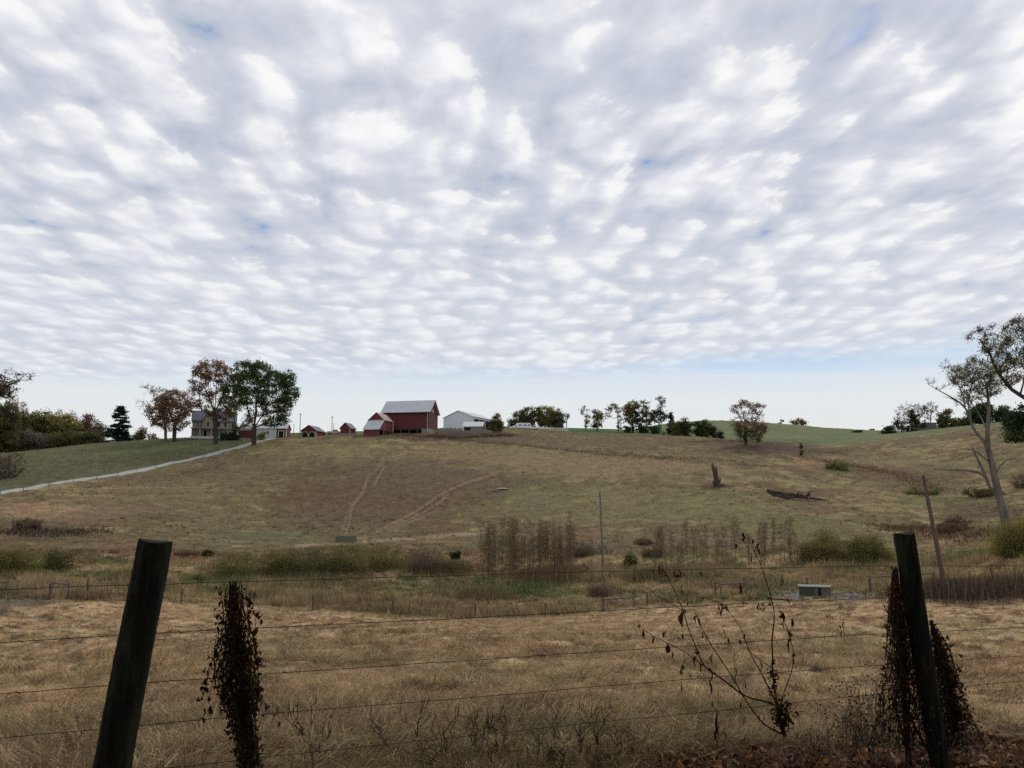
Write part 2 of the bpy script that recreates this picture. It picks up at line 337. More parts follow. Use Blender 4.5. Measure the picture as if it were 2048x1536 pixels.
def cover_colour(X, Y, Z):
    r = np.hypot(X, Y)
    px, py = project(X, Y, Z)
    n1 = fbm(X / 14, Y / 14, 21, 4); n2 = fbm(X / 3.1, Y / 3.1, 25, 3); n3 = fbm(X / 45, Y / 45, 29, 3); n4 = fbm(X / 0.8, Y / 0.8, 31, 3)
    def c(*v): return np.array(v)[None, :]
    def mixc(a, b, f): return a * (1 - f[:, None]) + b * f[:, None]
    one = np.ones((len(X), 1))
    col = c(.155, .128, .064) * one
    col = mixc(col, c(.150, .100, .055), ss(n1 + (n3 - .5) * .6, .46, .60) * .85)
    col = mixc(col, c(.31, .245, .115), ss(fbm(X / 5, Y / 2.2, 27, 3) * .6 + n3 * .4, .49, .62) * .65)
    col = mixc(col, c(.085, .070, .040), ss(n4 * .5 + n2 * .5, .53, .66) * .55)
    # meadow above the lane
    yl = np.interp(px, LX, LY); fr = ss(yl - py, -2, 4) * (1 - ss(px, 556, 572)) * (r > 150)
    g = mixc(c(.100, .098, .052) * one, c(.15, .13, .072), ss(n2, .45, .62) * .6)
    g = mixc(g, c(.055, .065, .032), ss(n4 * .5 + n2 * .5, .54, .66) * .5)
    col = mixc(col, g, fr)
    # sown field behind the farm, far hills
    ff = ss(r + (n2 - .5) * 8, 338, 352) * (1 - ss(px, 1340, 1400))
    col = mixc(col, c(.062, .118, .042) * (0.85 + 0.3 * n2[:, None]), ff)
    fh = np.maximum(ss(r, 352, 372) * ss(px, 1340, 1400), ss(r, 460, 500))
    col = mixc(col, mixc(c(.118, .145, .062) * one, c(.155, .16, .08), ss(n1, .42, .6)) * (0.85 + 0.3 * n2[:, None]), fh)
    # dry hay field by the road
    fe = np.interp(px, [-300, 0, 360, 620, 900, 1090, 1300, 1600, 1800, 2048, 2350], [1196, 1200, 1207, 1218, 1240, 1236, 1212, 1201, 1197, 1190, 1185])
    fn = ss(py - fe + (n2 - .5) * 22, -4, 5) * (r < 90)
    t = mixc(c(.36, .245, .135) * one, c(.25, .20, .10), ss(n2 * .7 + n1 * .3, .44, .60) * .55)
    n5 = fbm(X / 1.1, Y / .8, 83, 3)
    t = mixc(t, c(.42, .32, .19), ss(fbm(X / .5, Y / .5, 87, 2), .52, .72) * .6)
    t = t * 1.18
    t = mixc(t, c(.17, .095, .05), ss(n5, .54, .66) * .8)
    t = mixc(t, c(.06, .042, .026), ss(fbm(X / .9, Y / .55, 88, 2), .62, .74) * .9)  # near-black gaps among the tufts: crevice shade put into the colour
    near = 1 - ss(r, 5, 14)
    t = mixc(t, mixc(c(.29, .205, .115) * one, c(.15, .13, .062), ss(n2, .42, .62) * .7) * (.55 + .9 * n5[:, None]), near * .75)
    col = mixc(col, t, fn)
    # valley floor between the field and the hill
    vf = ss(r + (n2 - .5) * 10, 70, 80) * (1 - ss(r + (n2 - .5) * 8, 112, 122)) * (1 - fn)
    v = mixc(c(.36, .265, .140) * one, c(.14, .145, .058), ss(n2 * .6 + n1 * .4, .49, .59))
    v = mixc(v, c(.13, .085, .05), ss(fbm(X / 2.2, Y / 2.2, 71, 3), .54, .64) * .8)
    col = mixc(col, v, vf)
    # things with an outline of their own
    wx = (n2 - .5) * 1.1; wy = (fbm(X / 3.3, Y / 3.3, 77, 3) - .5) * 1.1
    for cx, cy, rx, ry, cc, s in PATCH:
        q = np.hypot((px - cx) / rx + wx, (py - cy) / ry + wy)
        col = mixc(col, c(*cc) * (0.75 + 0.5 * n4[:, None]), (1 - ss(q, .55, 1.1)) * s)
    for pts, wd, cc, s in TRAILS:
        d = path_d(px, py, pts) + (n2 - .5) * 1.3
        col = mixc(col, c(*cc) * (0.85 + 0.3 * n4[:, None]), (1 - ss(d, wd * .5, wd * 1.3)) * s * (r > 90))
    # leaf litter on the bank
    lt = np.clip(ss(px, 1250, 1560) * ss(py, 1496, 1524) + ss(px, 1900, 2010) * ss(py, 1425, 1480) + ss(4.6 - r, 0, .8) * .7, 0, 1) * (r < 12)
    col = mixc(col, c(.075, .048, .030), lt)
    global LT; LT = lt
    return np.clip(col, 0.01, 1)

# ------------------------------------------------------------------ mesh helpers
def new_mesh(name, V, loops, starts, totals, col=None, smooth=False, mat=None, uvs=None):
    me = bpy.data.meshes.new(name)
    V = np.ascontiguousarray(V, dtype=np.float32)
    me.vertices.add(len(V)); me.vertices.foreach_set('co', V.ravel())
    me.loops.add(len(loops)); me.loops.foreach_set('vertex_index', np.asarray(loops, dtype=np.int32))
    me.polygons.add(len(starts)); me.polygons.foreach_set('loop_start', np.asarray(starts, dtype=np.int32))
    me.update(calc_edges=True)
    if smooth: me.polygons.foreach_set('use_smooth', np.ones(len(starts), dtype=bool))
    if col is not None:
        a = me.color_attributes.new('col', 'FLOAT_COLOR', 'POINT')
        c4 = np.ones((len(V), 4), dtype=np.float32); c4[:, :3] = col
        a.data.foreach_set('color', c4.ravel())
    if mat: me.materials.append(mat)
    me.validate()
    return me
def tri_mesh(name, V, T, **kw):
    T = np.asarray(T); n = len(T); k = T.shape[1]
    return new_mesh(name, V, T.ravel(), np.arange(n) * k, np.full(n, k), **kw)
def link(name, me, parent=None, loc=None):
    o = bpy.data.objects.new(name, me); COL.objects.link(o)
    if parent is not None: o.parent = parent
    if loc is not None: o.location = loc
    return o
def thing(name, label, cat, loc=(0, 0, 0), rotz=0.0, group=None):
    o = bpy.data.objects.new(name, None); COL.objects.link(o)
    o.empty_display_size = 0.3
    o.location = tuple(float(v) for v in loc); o.rotation_euler = (0, 0, rotz)
    o['label'] = label; o['category'] = cat
    if group: o['group'] = group
    return o
def tag(o, label, cat, group=None):
    o['label'] = label; o['category'] = cat
    if group: o['group'] = group
    return o

# ------------------------------------------------------------------ materials
MATS = {}
def mat(name):
    m = bpy.data.materials.new(name); m.use_nodes = True
    nt = m.node_tree; nt.nodes.clear(); S.nt = nt
    out = nt.nodes.new('ShaderNodeOutputMaterial')
    MATS[name] = m
    return m, nt, out
def principled(nt, out, col, rough=0.9, bump=None, spec=0.2, metal=0.0):
    b = nt.nodes.new('ShaderNodeBsdfPrincipled')
    if isinstance(col, S): nt.links.new(col.k, b.inputs['Base Color'])
    else: b.inputs['Base Color'].default_value = (*col, 1)
    if isinstance(rough, S): nt.links.new(rough.k, b.inputs['Roughness'])
    else: b.inputs['Roughness'].default_value = rough
    b.inputs['Specular IOR Level'].default_value = spec; b.inputs['Metallic'].default_value = metal
    if bump:
        bn = nt.nodes.new('ShaderNodeBump'); nt.links.new(bump[0].k, bn.inputs['Height'])
        bn.inputs['Strength'].default_value = bump[1]; bn.inputs['Distance'].default_value = bump[2]
        nt.links.new(bn.outputs[0], b.inputs['Normal'])
    nt.links.new(b.outputs[0], out.inputs[0])
    return b
def attr(nt):
    a = nt.nodes.new('ShaderNodeVertexColor'); a.layer_name = 'col'
    return S(a.outputs[0])
def coords(nt, kind='Object'):
    return S(nt.nodes.new('ShaderNodeTexCoord').outputs[kind])
def xyz(v):
    n = S.nt.nodes.new('ShaderNodeSeparateXYZ'); S.nt.links.new(v.k, n.inputs[0])
    return [S(n.outputs[i]) for i in range(3)]
def grey(v): return vec(v, v, v)

m, nt, out = mat('ground_cover')
v = coords(nt)
f = noise(v, 2.3, 6, 0.65); f2 = noise(v, 0.45, 5, 0.6); f3 = noise(v, 9.0, 4, 0.7)
k_ = f * 0.75 + f2 * 0.55 + f3 * 0.5
c_ = cmix(1.0, attr(nt), grey(sstep(k_, 0.62, 1.2, 0.62, 1.45)), 'MULTIPLY')
principled(nt, out, c_, 1.0, (f * 0.6 + f3 * 0.4, 0.8, 0.10), 0.05)
def foliage_mat(name, trans=0.3):
    m, nt, out = mat(name)
    a = attr(nt)
    d = nt.nodes.new('ShaderNodeBsdfDiffuse'); t = nt.nodes.new('ShaderNodeBsdfTranslucent')
    nt.links.new(a.k, d.inputs[0]); nt.links.new(a.k, t.inputs[0])
    mx = nt.nodes.new('ShaderNodeMixShader'); mx.inputs[0].default_value = trans
    nt.links.new(d.outputs[0], mx.inputs[1]); nt.links.new(t.outputs[0], mx.inputs[2])
    nt.links.new(mx.outputs[0], out.inputs[0])
    return m
foliage_mat('leaf', 0.42); foliage_mat('grass_blade', 0.25)
def bark_mat(name, a, b, scale=4.0):
    m, nt, out = mat(name)
    x, y, z = xyz(coords(nt))
    n = noise(vec(x, y, z * 0.3), scale, 5, 0.65)
    principled(nt, out, ramp(n, [(0.3, a), (0.7, b)]), 0.95, (n, 0.6, 0.03), 0.1)
bark_mat('bark_dark', (.035, .028, .022), (.085, .07, .055))
bark_mat('bark_grey', (.10, .088, .075), (.20, .18, .155))
bark_mat('bark_pale', (.085, .07, .058), (.21, .185, .155), 1.5)
bark_mat('twig_brown', (.085, .062, .045), (.17, .125, .088), 20)
bark_mat('dead_wood', (.028, .022, .019), (.125, .10, .085), 5)
bark_mat('vine_stem', (.020, .013, .009), (.055, .036, .024), 20)
def paint_mat(name, c, var=0.12, rough=0.7, boards=0.0, axis='x', board_w=0.3, spec=0.3, metal=0.0, streak=0.1):
    m, nt, out = mat(name)
    x, y, z = xyz(coords(nt))
    n = noise(vec(x, y, z), 0.7, 5, 0.65); st = noise(vec(x * 3.0, y * 3.0, z * 0.25), 1.2, 4, 0.6)
    k = 1.0 + (n - 0.5) * var * 2 + (st - 0.5) * streak * 2
    if boards:
        s = x + y * 1.0 if axis == 'x' else z
        w = S.m('ABSOLUTE', S.m('FRACT', s * (1.0 / board_w)) - 0.5)
        k = k * sstep(w, 0.40, 0.5, 1.0, 1.0 - boards)
    c_ = cmix(1.0, grey(k), (c[0], c[1], c[2]), 'MULTIPLY')
    principled(nt, out, c_, rough, (st, 0.15, 0.02), spec, metal)
paint_mat('barn_red', (.118, .033, .031), .40, .85, .40, 'x', .60, streak=.42)
paint_mat('shed_red', (.165, .040, .037), .30, .85, .3, 'x', .30, streak=.15)
paint_mat('roof_pale_metal', (.45, .465, .49), .28, .5, .25, 'x', .6, .4, streak=.28)
paint_mat('roof_slate', (.13, .14, .17), .15, .7, .2, 'x', .5, streak=.1)
paint_mat('roof_rust', (.30, .22, .19), .3, .7, .2, 'x', .5, streak=.3)
paint_mat('siding_white', (.62, .67, .70), .05, .5, .12, 'x', .9, streak=.04)
paint_mat('trim_white', (.72, .73, .73), .05, .6)
paint_mat('house_tan', (.40, .35, .22), .1, .8, .2, 'z', .25)
paint_mat('stone_wall', (.24, .22, .19), .35, .95, .3, 'z', .35)
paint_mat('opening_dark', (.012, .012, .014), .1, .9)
paint_mat('glass_dark', (.03, .035, .04), .05, .15, spec=.5)
paint_mat('weathered_wood', (.15, .135, .115), .25, .9, .2, 'z', .2, streak=.3)
paint_mat('pole_wood', (.115, .085, .068), .3, .95, streak=.4)
paint_mat('pole_grey', (.13, .14, .135), .2, .9, streak=.3)
paint_mat('porcelain', (.03, .02, .02), .1, .2, spec=.5)
paint_mat('concrete', (.135, .125, .10), .3, .95, streak=.3)
paint_mat('concrete_stained', (.065, .07, .05), .4, .95, streak=.4)
paint_mat('concrete_lid', (.20, .23, .19), .15, .9)
paint_mat('gravel', (.35, .35, .32), .15, 1.0, streak=.05)
paint_mat('rock_pale', (.30, .265, .21), .3, .95)
paint_mat('wire_steel', (.075, .055, .045), .3, .6, metal=.4)
paint_mat('vehicle_white', (.75, .77, .80), .02, .3, spec=.5)
paint_mat('rubber', (.02, .02, .02), .05, .8)
paint_mat('hay', (.42, .33, .19), .2, 1.0)
# mossy treated timber of the near posts
m, nt, out = mat('mossy_post')
x, y, z = xyz(coords(nt))
g1 = noise(vec(x * 9, y * 9, z * 0.8), 3.0, 6, 0.7); g2 = noise(vec(x, y, z), 5.0, 5, 0.6)
c_ = ramp(g1, [(0.30, (.006, .006, .005)), (0.52, (.022, .022, .016)), (0.70, (.060, .058, .045))])
c_ = cmix(sstep(g2, 0.50, 0.70) * 0.7, c_, (.030, .040, .018))
principled(nt, out, c_, 0.95, (g1, 0.9, 0.006), 0.05)
# still water
m, nt, out = mat('water')
v = coords(nt)
principled(nt, out, (.06, .058, .048), 0.10, (noise(v, 4.0, 4, 0.6), 0.35, 0.10), 0.6)

# ------------------------------------------------------------------ terrain sheet
def build_ground():
    a_in = np.linspace(rad(-37), rad(37), 1050)
    a_out = np.linspace(rad(37), rad(323), 110)[1:-1]
    az = np.concatenate([a_in, a_out])
    u = np.concatenate([np.linspace(math.log(0.35), math.log(2.6), 16)[:-1], np.linspace(math.log(2.6), math.log(480), 430), np.linspace(math.log(480), math.log(3900), 70)[1:]])
    r = np.exp(u)
    A, R = np.meshgrid(az, r, indexing='ij')
    X, Y = R * np.sin(A), R * np.cos(A)
    A2 = np.arctan2(X, Y)
    Z = height(X.ravel(), Y.ravel())
    V = np.stack([X.ravel(), Y.ravel(), Z], 1)
    na, nr = A.shape
    col = cover_colour(V[:, 0], V[:, 1], V[:, 2])
    i, j = np.meshgrid(np.arange(na), np.arange(nr - 1), indexing='ij')
    i2 = (i + 1) % na
    Q = np.stack([i * nr + j, i * nr + j + 1, i2 * nr + j + 1, i2 * nr + j], -1).reshape(-1, 4)
    V = np.vstack([V, [[0, 0, -1.65]]]); col = np.vstack([col, [[.07, .05, .03]]])
    c0 = len(V) - 1
    k = np.arange(na); k2 = (k + 1) % na
    T = np.stack([np.full(na, c0), k * nr, k2 * nr], 1)
    loops = np.concatenate([Q.ravel(), T.ravel()])
    starts = np.concatenate([np.arange(len(Q)) * 4, len(Q) * 4 + np.arange(len(T)) * 3])
    me = new_mesh('ground', V, loops, starts, None, col=col, smooth=True, mat=MATS['ground_cover'])
    o = link('ground', me); o['kind'] = 'structure'
build_ground()

# ------------------------------------------------------------------ grasses and herbs
def blades(P0, Hh, W, ldir, lean, col, seg=1, curl=0.35):
    """tapered blades: P0 base, Hh length, W width, ldir heading of the lean, lean angle from upright"""
    n = len(P0)
    a = RNG.uniform(0, 2 * math.pi, n)
    wv = np.stack([np.cos(a), np.sin(a), np.zeros(n)], 1) * (W / 2)[:, None]
    dirs = np.stack([np.cos(ldir) * np.sin(lean), np.sin(ldir) * np.sin(lean), np.cos(lean)], 1)
    d2 = dirs + np.stack([np.cos(ldir) * curl, np.sin(ldir) * curl, -curl * np.ones(n) * 1.2], 1)
    d2 /= np.linalg.norm(d2, axis=1)[:, None]
    if seg == 1:
        V = np.stack([P0 - wv, P0 + wv, P0 + dirs * Hh[:, None]], 1).reshape(-1, 3)
        T = np.arange(3 * n).reshape(-1, 3)
        return V, T, np.repeat(col, 3, 0)
    m1 = P0 + dirs * (Hh * 0.55)[:, None]
    tip = m1 + d2 * (Hh * 0.45)[:, None]
    V = np.stack([P0 - wv, P0 + wv, m1 - wv * 0.75, m1 + wv * 0.75, tip], 1).reshape(-1, 3)
    b = np.arange(n)[:, None] * 5
    T = np.concatenate([b + [0, 1, 3], b + [0, 3, 2], b + [2, 3, 4]], 0)
    return V, T, np.repeat(col, 5, 0)
def scatter(n, r0, r1, keep=None, azl=37, power=1.0):
    az = rad(1) * RNG.uniform(-azl, azl, n)
    u = RNG.uniform(0, 1, n) ** power
    r = np.exp(math.log(r0) + (math.log(r1) - math.log(r0)) * u)
    X, Y = r * np.sin(az), r * np.cos(az)
    if keep is not None:
        m_ = RNG.uniform(0, 1, n) < keep(X, Y, r)
        X, Y, r = X[m_], Y[m_], r[m_]
    Z = height(X, Y)
    return np.stack([X, Y, Z], 1), r
def grass_obj(name, parts, label):
    V, T, C, k = [], [], [], 0
    for v, t, c in parts:
        V.append(v); T.append(t + k); C.append(c); k += len(v)
    me = tri_mesh(name, np.vstack(V), np.vstack(T), col=np.vstack(C), mat=MATS['grass_blade'])
    o = link(name, me); o['kind'] = 'stuff'; o['label'] = label; o['category'] = 'grass'
    return o
def tint(c, lo=0.65, hi=1.4, straw=0.12, amt=0.6):
    n = len(c)
    c = c * RNG.uniform(lo, hi, (n, 1)) * RNG.uniform(0.93, 1.07, (n, 3))
    s = RNG.uniform(0, 1, n) < straw
    c[s] = c[s] * (1 - amt) + np.array([.42, .34, .21]) * amt
    return np.clip(c, .008, .9)
fe_x = [-300, 0, 360, 620, 900, 1090, 1300, 1600, 1800, 2048, 2350]
fe_y = [1196, 1200, 1207, 1218, 1240, 1236, 1212, 1201, 1197, 1190, 1185]
def in_field(p):
    px, py = project(p[:, 0], p[:, 1], p[:, 2])
    return py > np.interp(px, fe_x, fe_y) - 2
def build_grass():
    # matted hay field
    parts = []
    for n, r0, r1, L0, L1, w, seg in ((110000, 2.3, 9, .08, .22, .0045, 2), (70000, 8, 28, .08, .20, .010, 1), (60000, 26, 80, .10, .22, .030, 1)):
        p, r = scatter(n, r0, r1, power=0.8, azl=37 if r1 > 30 else 46)
        ok = in_field(p); p, r = p[ok], r[ok]
        c = cover_colour(p[:, 0], p[:, 1], p[:, 2]); ok = LT < RNG.uniform(.1, .9, len(p)); p, r, c = p[ok], r[ok], c[ok]; k = len(p)
        parts.append(blades(p, RNG.uniform(L0, L1, k), np.maximum(w * RNG.uniform(.5, 1.3, k), r * .00042), RNG.uniform(0, 6.3, k), RNG.uniform(.5, 1.45, k), tint(c * .85, .5, 1.35, .10), seg))
    # laid-over tufts: each one a swirl of longer straw round its own centre
    for n, r0, r1, per, L0, L1, w, seg in ((3200, 2.6, 7, 22, .07, .19, .0042, 2), (13000, 6, 26, 16, .16, .42, .0075, 2), (15000, 24, 80, 11, .20, .46, .022, 1)):
        p, r = scatter(int(n * 1.15), r0, r1, power=0.85, azl=37 if r1 > 30 else 46)
        ok = in_field(p); p, r = p[ok], r[ok]; k = len(p)
        th = fbm(p[:, 0] / 3.0, p[:, 1] / 3.0, 91, 2) * 12 + RNG.normal(0, .9, k)
        size = RNG.uniform(.6, 1.25, k); bright = RNG.choice([.55, .8, 1.0, 1.2, 1.45], k, p=[.14, .2, .3, .22, .14])
        c = cover_colour(p[:, 0], p[:, 1], p[:, 2])
        bright = bright * (LT < RNG.uniform(.1, .8, k)); size = np.where(bright == 0, size * .25, size); bright = np.where(bright == 0, 1, bright)
        I = np.repeat(np.arange(k), per); m_ = len(I)
        off = RNG.normal(0, 1, (m_, 2)) * (.07 + .05 * (r[I] > 20))[:, None] * size[I][:, None]
        q = np.stack([p[I, 0] + off[:, 0], p[I, 1] + off[:, 1], p[I, 2] + RNG.uniform(-.02, .07, m_) * size[I]], 1)
        L = RNG.uniform(L0, L1, m_) * size[I]
        lean = np.clip(RNG.normal(1.12, .28, m_), .15, 1.5)
        cc = np.clip(c[I] * bright[I][:, None], 0, .8)
        parts.append(blades(q, L, np.maximum(w * RNG.uniform(.5, 1.4, m_), r[I] * .00045), th[I] + RNG.normal(0, .55, m_), lean, tint(cc, .6, 1.4, .14), seg, curl=.7))
    # brown curled forbs and green basal leaves close to the camera
    p, r = scatter(26000, 2.6, 7.5, lambda X, Y, r: ss(fbm(X / .6, Y / .6, 15, 2), .42, .62) * (1 - ss(r, 5.5, 7.5)))
    k = len(p); parts.append(blades(p, RNG.uniform(.06, .24, k), RNG.uniform(.003, .007, k), RNG.uniform(0, 6.3, k), RNG.uniform(0, .7, k), tint(np.tile((.075, .048, .03), (k, 1)), .5, 1.6, .04), 2, curl=1.0))
    p, r = scatter(30000, 3.0, 9.5, lambda X, Y, r: ss(fbm(X / .9, Y / .9, 19, 2), .48, .60))
    k = len(p); parts.append(blades(p, RNG.uniform(.05, .14, k), RNG.uniform(.005, .011, k), RNG.uniform(0, 6.3, k), RNG.uniform(.3, 1.3, k), tint(np.tile((.115, .105, .05), (k, 1)), .5, 1.5, .10), 2, curl=.5))
    grass_obj('hay_grass', parts, 'matted tan hay grass covering the near field')
    # rank growth on the valley floor
    parts = []
    p, r = scatter(200000, 66, 124, azl=36)
    ok = ~in_field(p); p, r = p[ok], r[ok]
    X, Y = p[:, 0], p[:, 1]
    c = cover_colour(X, Y, p[:, 2]); hh = fbm(X / 4, Y / 4, 61, 3)
    L = (0.22 + .85 * ss(hh, .40, .66)) * RNG.uniform(.5, 1.2, len(p)) * (1 - .6 * ss(r, 108, 122))
    q_ = np.min([np.hypot((X - a_[0]) / a_[3], (Y - a_[1]) / a_[4]) for a_ in POOLS], 0); L = L * (.12 + .88 * ss(q_, .8, 1.3))
    parts.append(blades(p, L, RNG.uniform(.03, .10, len(p)), RNG.uniform(0, 6.3, len(p)), RNG.uniform(.05, .8, len(p)), tint(c, .5, 1.6, .16), 1))
    p, r = scatter(9500, 67, 123, azl=36)
    ok = ~in_field(p); p, r = p[ok], r[ok]; k = len(p); X, Y = p[:, 0], p[:, 1]
    q_ = np.min([np.hypot((X - a_[0]) / a_[3], (Y - a_[1]) / a_[4]) for a_ in POOLS], 0)
    px_, py_ = project(X, Y, p[:, 2]); tan = ss(fbm(X / 6, Y / 4, 68, 3) + .16 * ss(px_, 1280, 1450) - .05, .47, .58)
    c = cover_colour(X, Y, p[:, 2]); size = RNG.uniform(.5, 1.3, k) * (.35 + .65 * ss(q_, 1, 1.5))
    isT = RNG.uniform(0, 1, k) < .26 + .6 * tan
    c[isT] = np.array([.46, .34, .18]) * RNG.uniform(.6, 1.15, (int(isT.sum()), 1)); c[~isT] *= RNG.uniform(.55, 1.4, (int((~isT).sum()), 1))
    I = np.repeat(np.arange(k), 16); m_ = len(I); off = RNG.normal(0, .16, (m_, 2)) * size[I][:, None]
    q = np.stack([X[I] + off[:, 0], Y[I] + off[:, 1], p[I, 2]], 1)
    parts.append(blades(q, RNG.uniform(.35, .85, m_) * size[I], RNG.uniform(.025, .06, m_), np.arctan2(off[:, 1], off[:, 0]) + RNG.normal(0, .5, m_), np.clip(np.abs(RNG.normal(.55, .35, m_)), 0, 1.4), tint(c[I], .65, 1.4, .08), 2, curl=.8))
    # cattails and reeds in clumps
    for cx, cy, rx, ry, n, hgt, cc in ((1100, 1160, 70, 16, 2600, 1.9, (.20, .14, .075)), (1290, 1160, 45, 14, 1300, 1.6, (.16, .13, .065)), (1430, 1175, 60, 10, 900, 1.0, (.20, .15, .08)),
                                      (880, 1150, 60, 14, 1200, 1.3, (.14, .12, .06)), (640, 1165, 120, 12, 1800, 1.2, (.13, .115, .055)), (300, 1180, 80, 12, 900, 1.2, (.20, .14, .08)),
                                      (960, 1200, 90, 12, 1800, 1.2, (.15, .11, .06)), (1760, 1140, 120, 8, 1000, .9, (.24, .17, .09)), (700, 1210, 160, 8, 1800, .9, (.19, .145, .08)),
                                      (500, 1195, 100, 8, 1000, .9, (.17, .14, .07)), (1950, 1190, 130, 18, 4200, 1.7, (.085, .06, .042)), (1870, 1180, 50, 20, 1200, 1.4, (.10, .065, .045))):
        r_ = hitr(cx, cy); a0 = float(az_t(cx, cy)[0])
        kx = rx * r_ / F; ky = kx * .8
        q = RNG.normal(0, .5, (n, 2)) * [kx, ky]
        X = r_ * math.sin(a0) + q[:, 0]; Y = r_ * math.cos(a0) + q[:, 1]
        p = np.stack([X, Y, height(X, Y)], 1)
        parts.append(blades(p, RNG.uniform(.5, 1.1, n) * hgt, RNG.uniform(.02, .06, n) * (1 + .3 * (r_ > 90)), RNG.uniform(0, 6.3, n), RNG.uniform(0, .32, n), tint(np.tile(cc, (n, 1)), .5, 1.5, .12), 1))
    grass_obj('valley_grass', parts, 'rank green and tan grass and reeds along the creek bottom')
    # grazed turf on the hillside
    p, r = scatter(210000, 116, 345, azl=34)
    X, Y = p[:, 0], p[:, 1]
    px, py = project(X, Y, p[:, 2])
    c = cover_colour(X, Y, p[:, 2])
    kp = (fbm(X / 1.5, Y / 1.5, 44, 3) > .44) & ~((path_d(px, py, LANE) < 7)) & ~(np.min([path_d(px, py, TRAILS[i_][0]) for i_ in (2, 5)], 0) < 2.2); p, r, c = p[kp], r[kp], c[kp]
    n = len(p)
    sp = RNG.uniform(0, 1, n) < .5 * ss(fbm(X[kp] / 7, Y[kp] / 3.5, 48, 3), .50, .64); c[sp] = np.array([.36, .285, .14]) * RNG.uniform(.7, 1.2, (int(sp.sum()), 1))
    parts = [blades(p - [0, 0, .03], RNG.uniform(.10, .34, n), RNG.uniform(.08, .30, n) * (r / 220), RNG.uniform(0, 6.3, n), RNG.uniform(.2, 1.2, n), tint(c, .5, 1.6, .13, .5), 1)]
    # thistle and weed clumps dotted over the slope
    p2, r2 = scatter(2600, 122, 330, lambda X, Y, r: ss(fbm(X / 16, Y / 16, 58, 2), .44, .60), azl=33)
    k = len(p2); I = np.repeat(np.arange(k), 11); m_ = len(I); sz = RNG.uniform(.4, 1.2, k)
    off = RNG.normal(0, .22, (m_, 2)) * sz[I][:, None]; q = p2[I].copy(); q[:, :2] += off
    cc = np.array([(.075, .062, .036), (.10, .07, .045), (.065, .075, .035), (.24, .19, .10)])[RNG.integers(0, 4, k)]
    parts.append(blades(q, RNG.uniform(.2, .55, m_) * sz[I], RNG.uniform(.06, .16, m_), RNG.uniform(0, 6.3, m_), RNG.uniform(.1, .9, m_), tint(cc[I], .6, 1.4, .03), 1))
    # weedy strips that read as dark or straw-coloured lines
    for pts, n, hgt, cc in (([(898, 878), (1050, 890), (1200, 905), (1330, 918), (1530, 934)], 3000, .38, (.10, .07, .045)),
                            ([(860, 872), (900, 876), (980, 874), (1020, 870)], 2200, .8, (.10, .07, .05)),
                            ([(1015, 861), (1060, 859), (1110, 863)], 2600, .9, (.36, .29, .17)),
                            ([(330, 955), (420, 935), (520, 905)], 1200, .3, (.15, .10, .065)),
                            ([(1380, 885), (1440, 882), (1520, 886), (1600, 895)], 1500, .3, (.13, .09, .06)),
                            ([(1650, 918), (1700, 930), (1800, 950), (1880, 985)], 2600, .6, (.17, .115, .07)),
                            ([(1640, 905), (1700, 900), (1760, 902)], 400, .4, (.14, .09, .06)),
                            ([(20, 1060), (110, 1066), (180, 1060)], 1300, .7, (.10, .075, .055)),
                            ([(1780, 1060), (1860, 1055), (1960, 1075)], 2000, .7, (.16, .10, .06))):
        pp = np.array(pts, float); s = RNG.uniform(0, len(pts) - 1, n); i = np.minimum(s.astype(int), len(pts) - 2); f_ = (s - i)[:, None]
        q = pp[i] * (1 - f_) + pp[i + 1] * f_
        base = np.array([H(x_, y_, 60) for x_, y_ in pts]); b = base[i] * (1 - f_) + base[i + 1] * f_
        b = b[:, :2] + RNG.normal(0, 1.0, (n, 2)) * (1.2 + 2.4 * fbm(b[:, 0] / 7, b[:, 1] / 7, 66, 2))[:, None]; z = height(b[:, 0], b[:, 1])
        p = np.stack([b[:, 0], b[:, 1], z], 1)
        parts.append(blades(p, RNG.uniform(.4, 1.1, n) * hgt, RNG.uniform(.10, .28, n), RNG.uniform(0, 6.3, n), RNG.uniform(0, .5, n), tint(np.tile(cc, (n, 1)), .5, 1.5, .12), 1))
    grass_obj('pasture_grass', parts, 'short grazed pasture grass over the hillside')
build_grass()

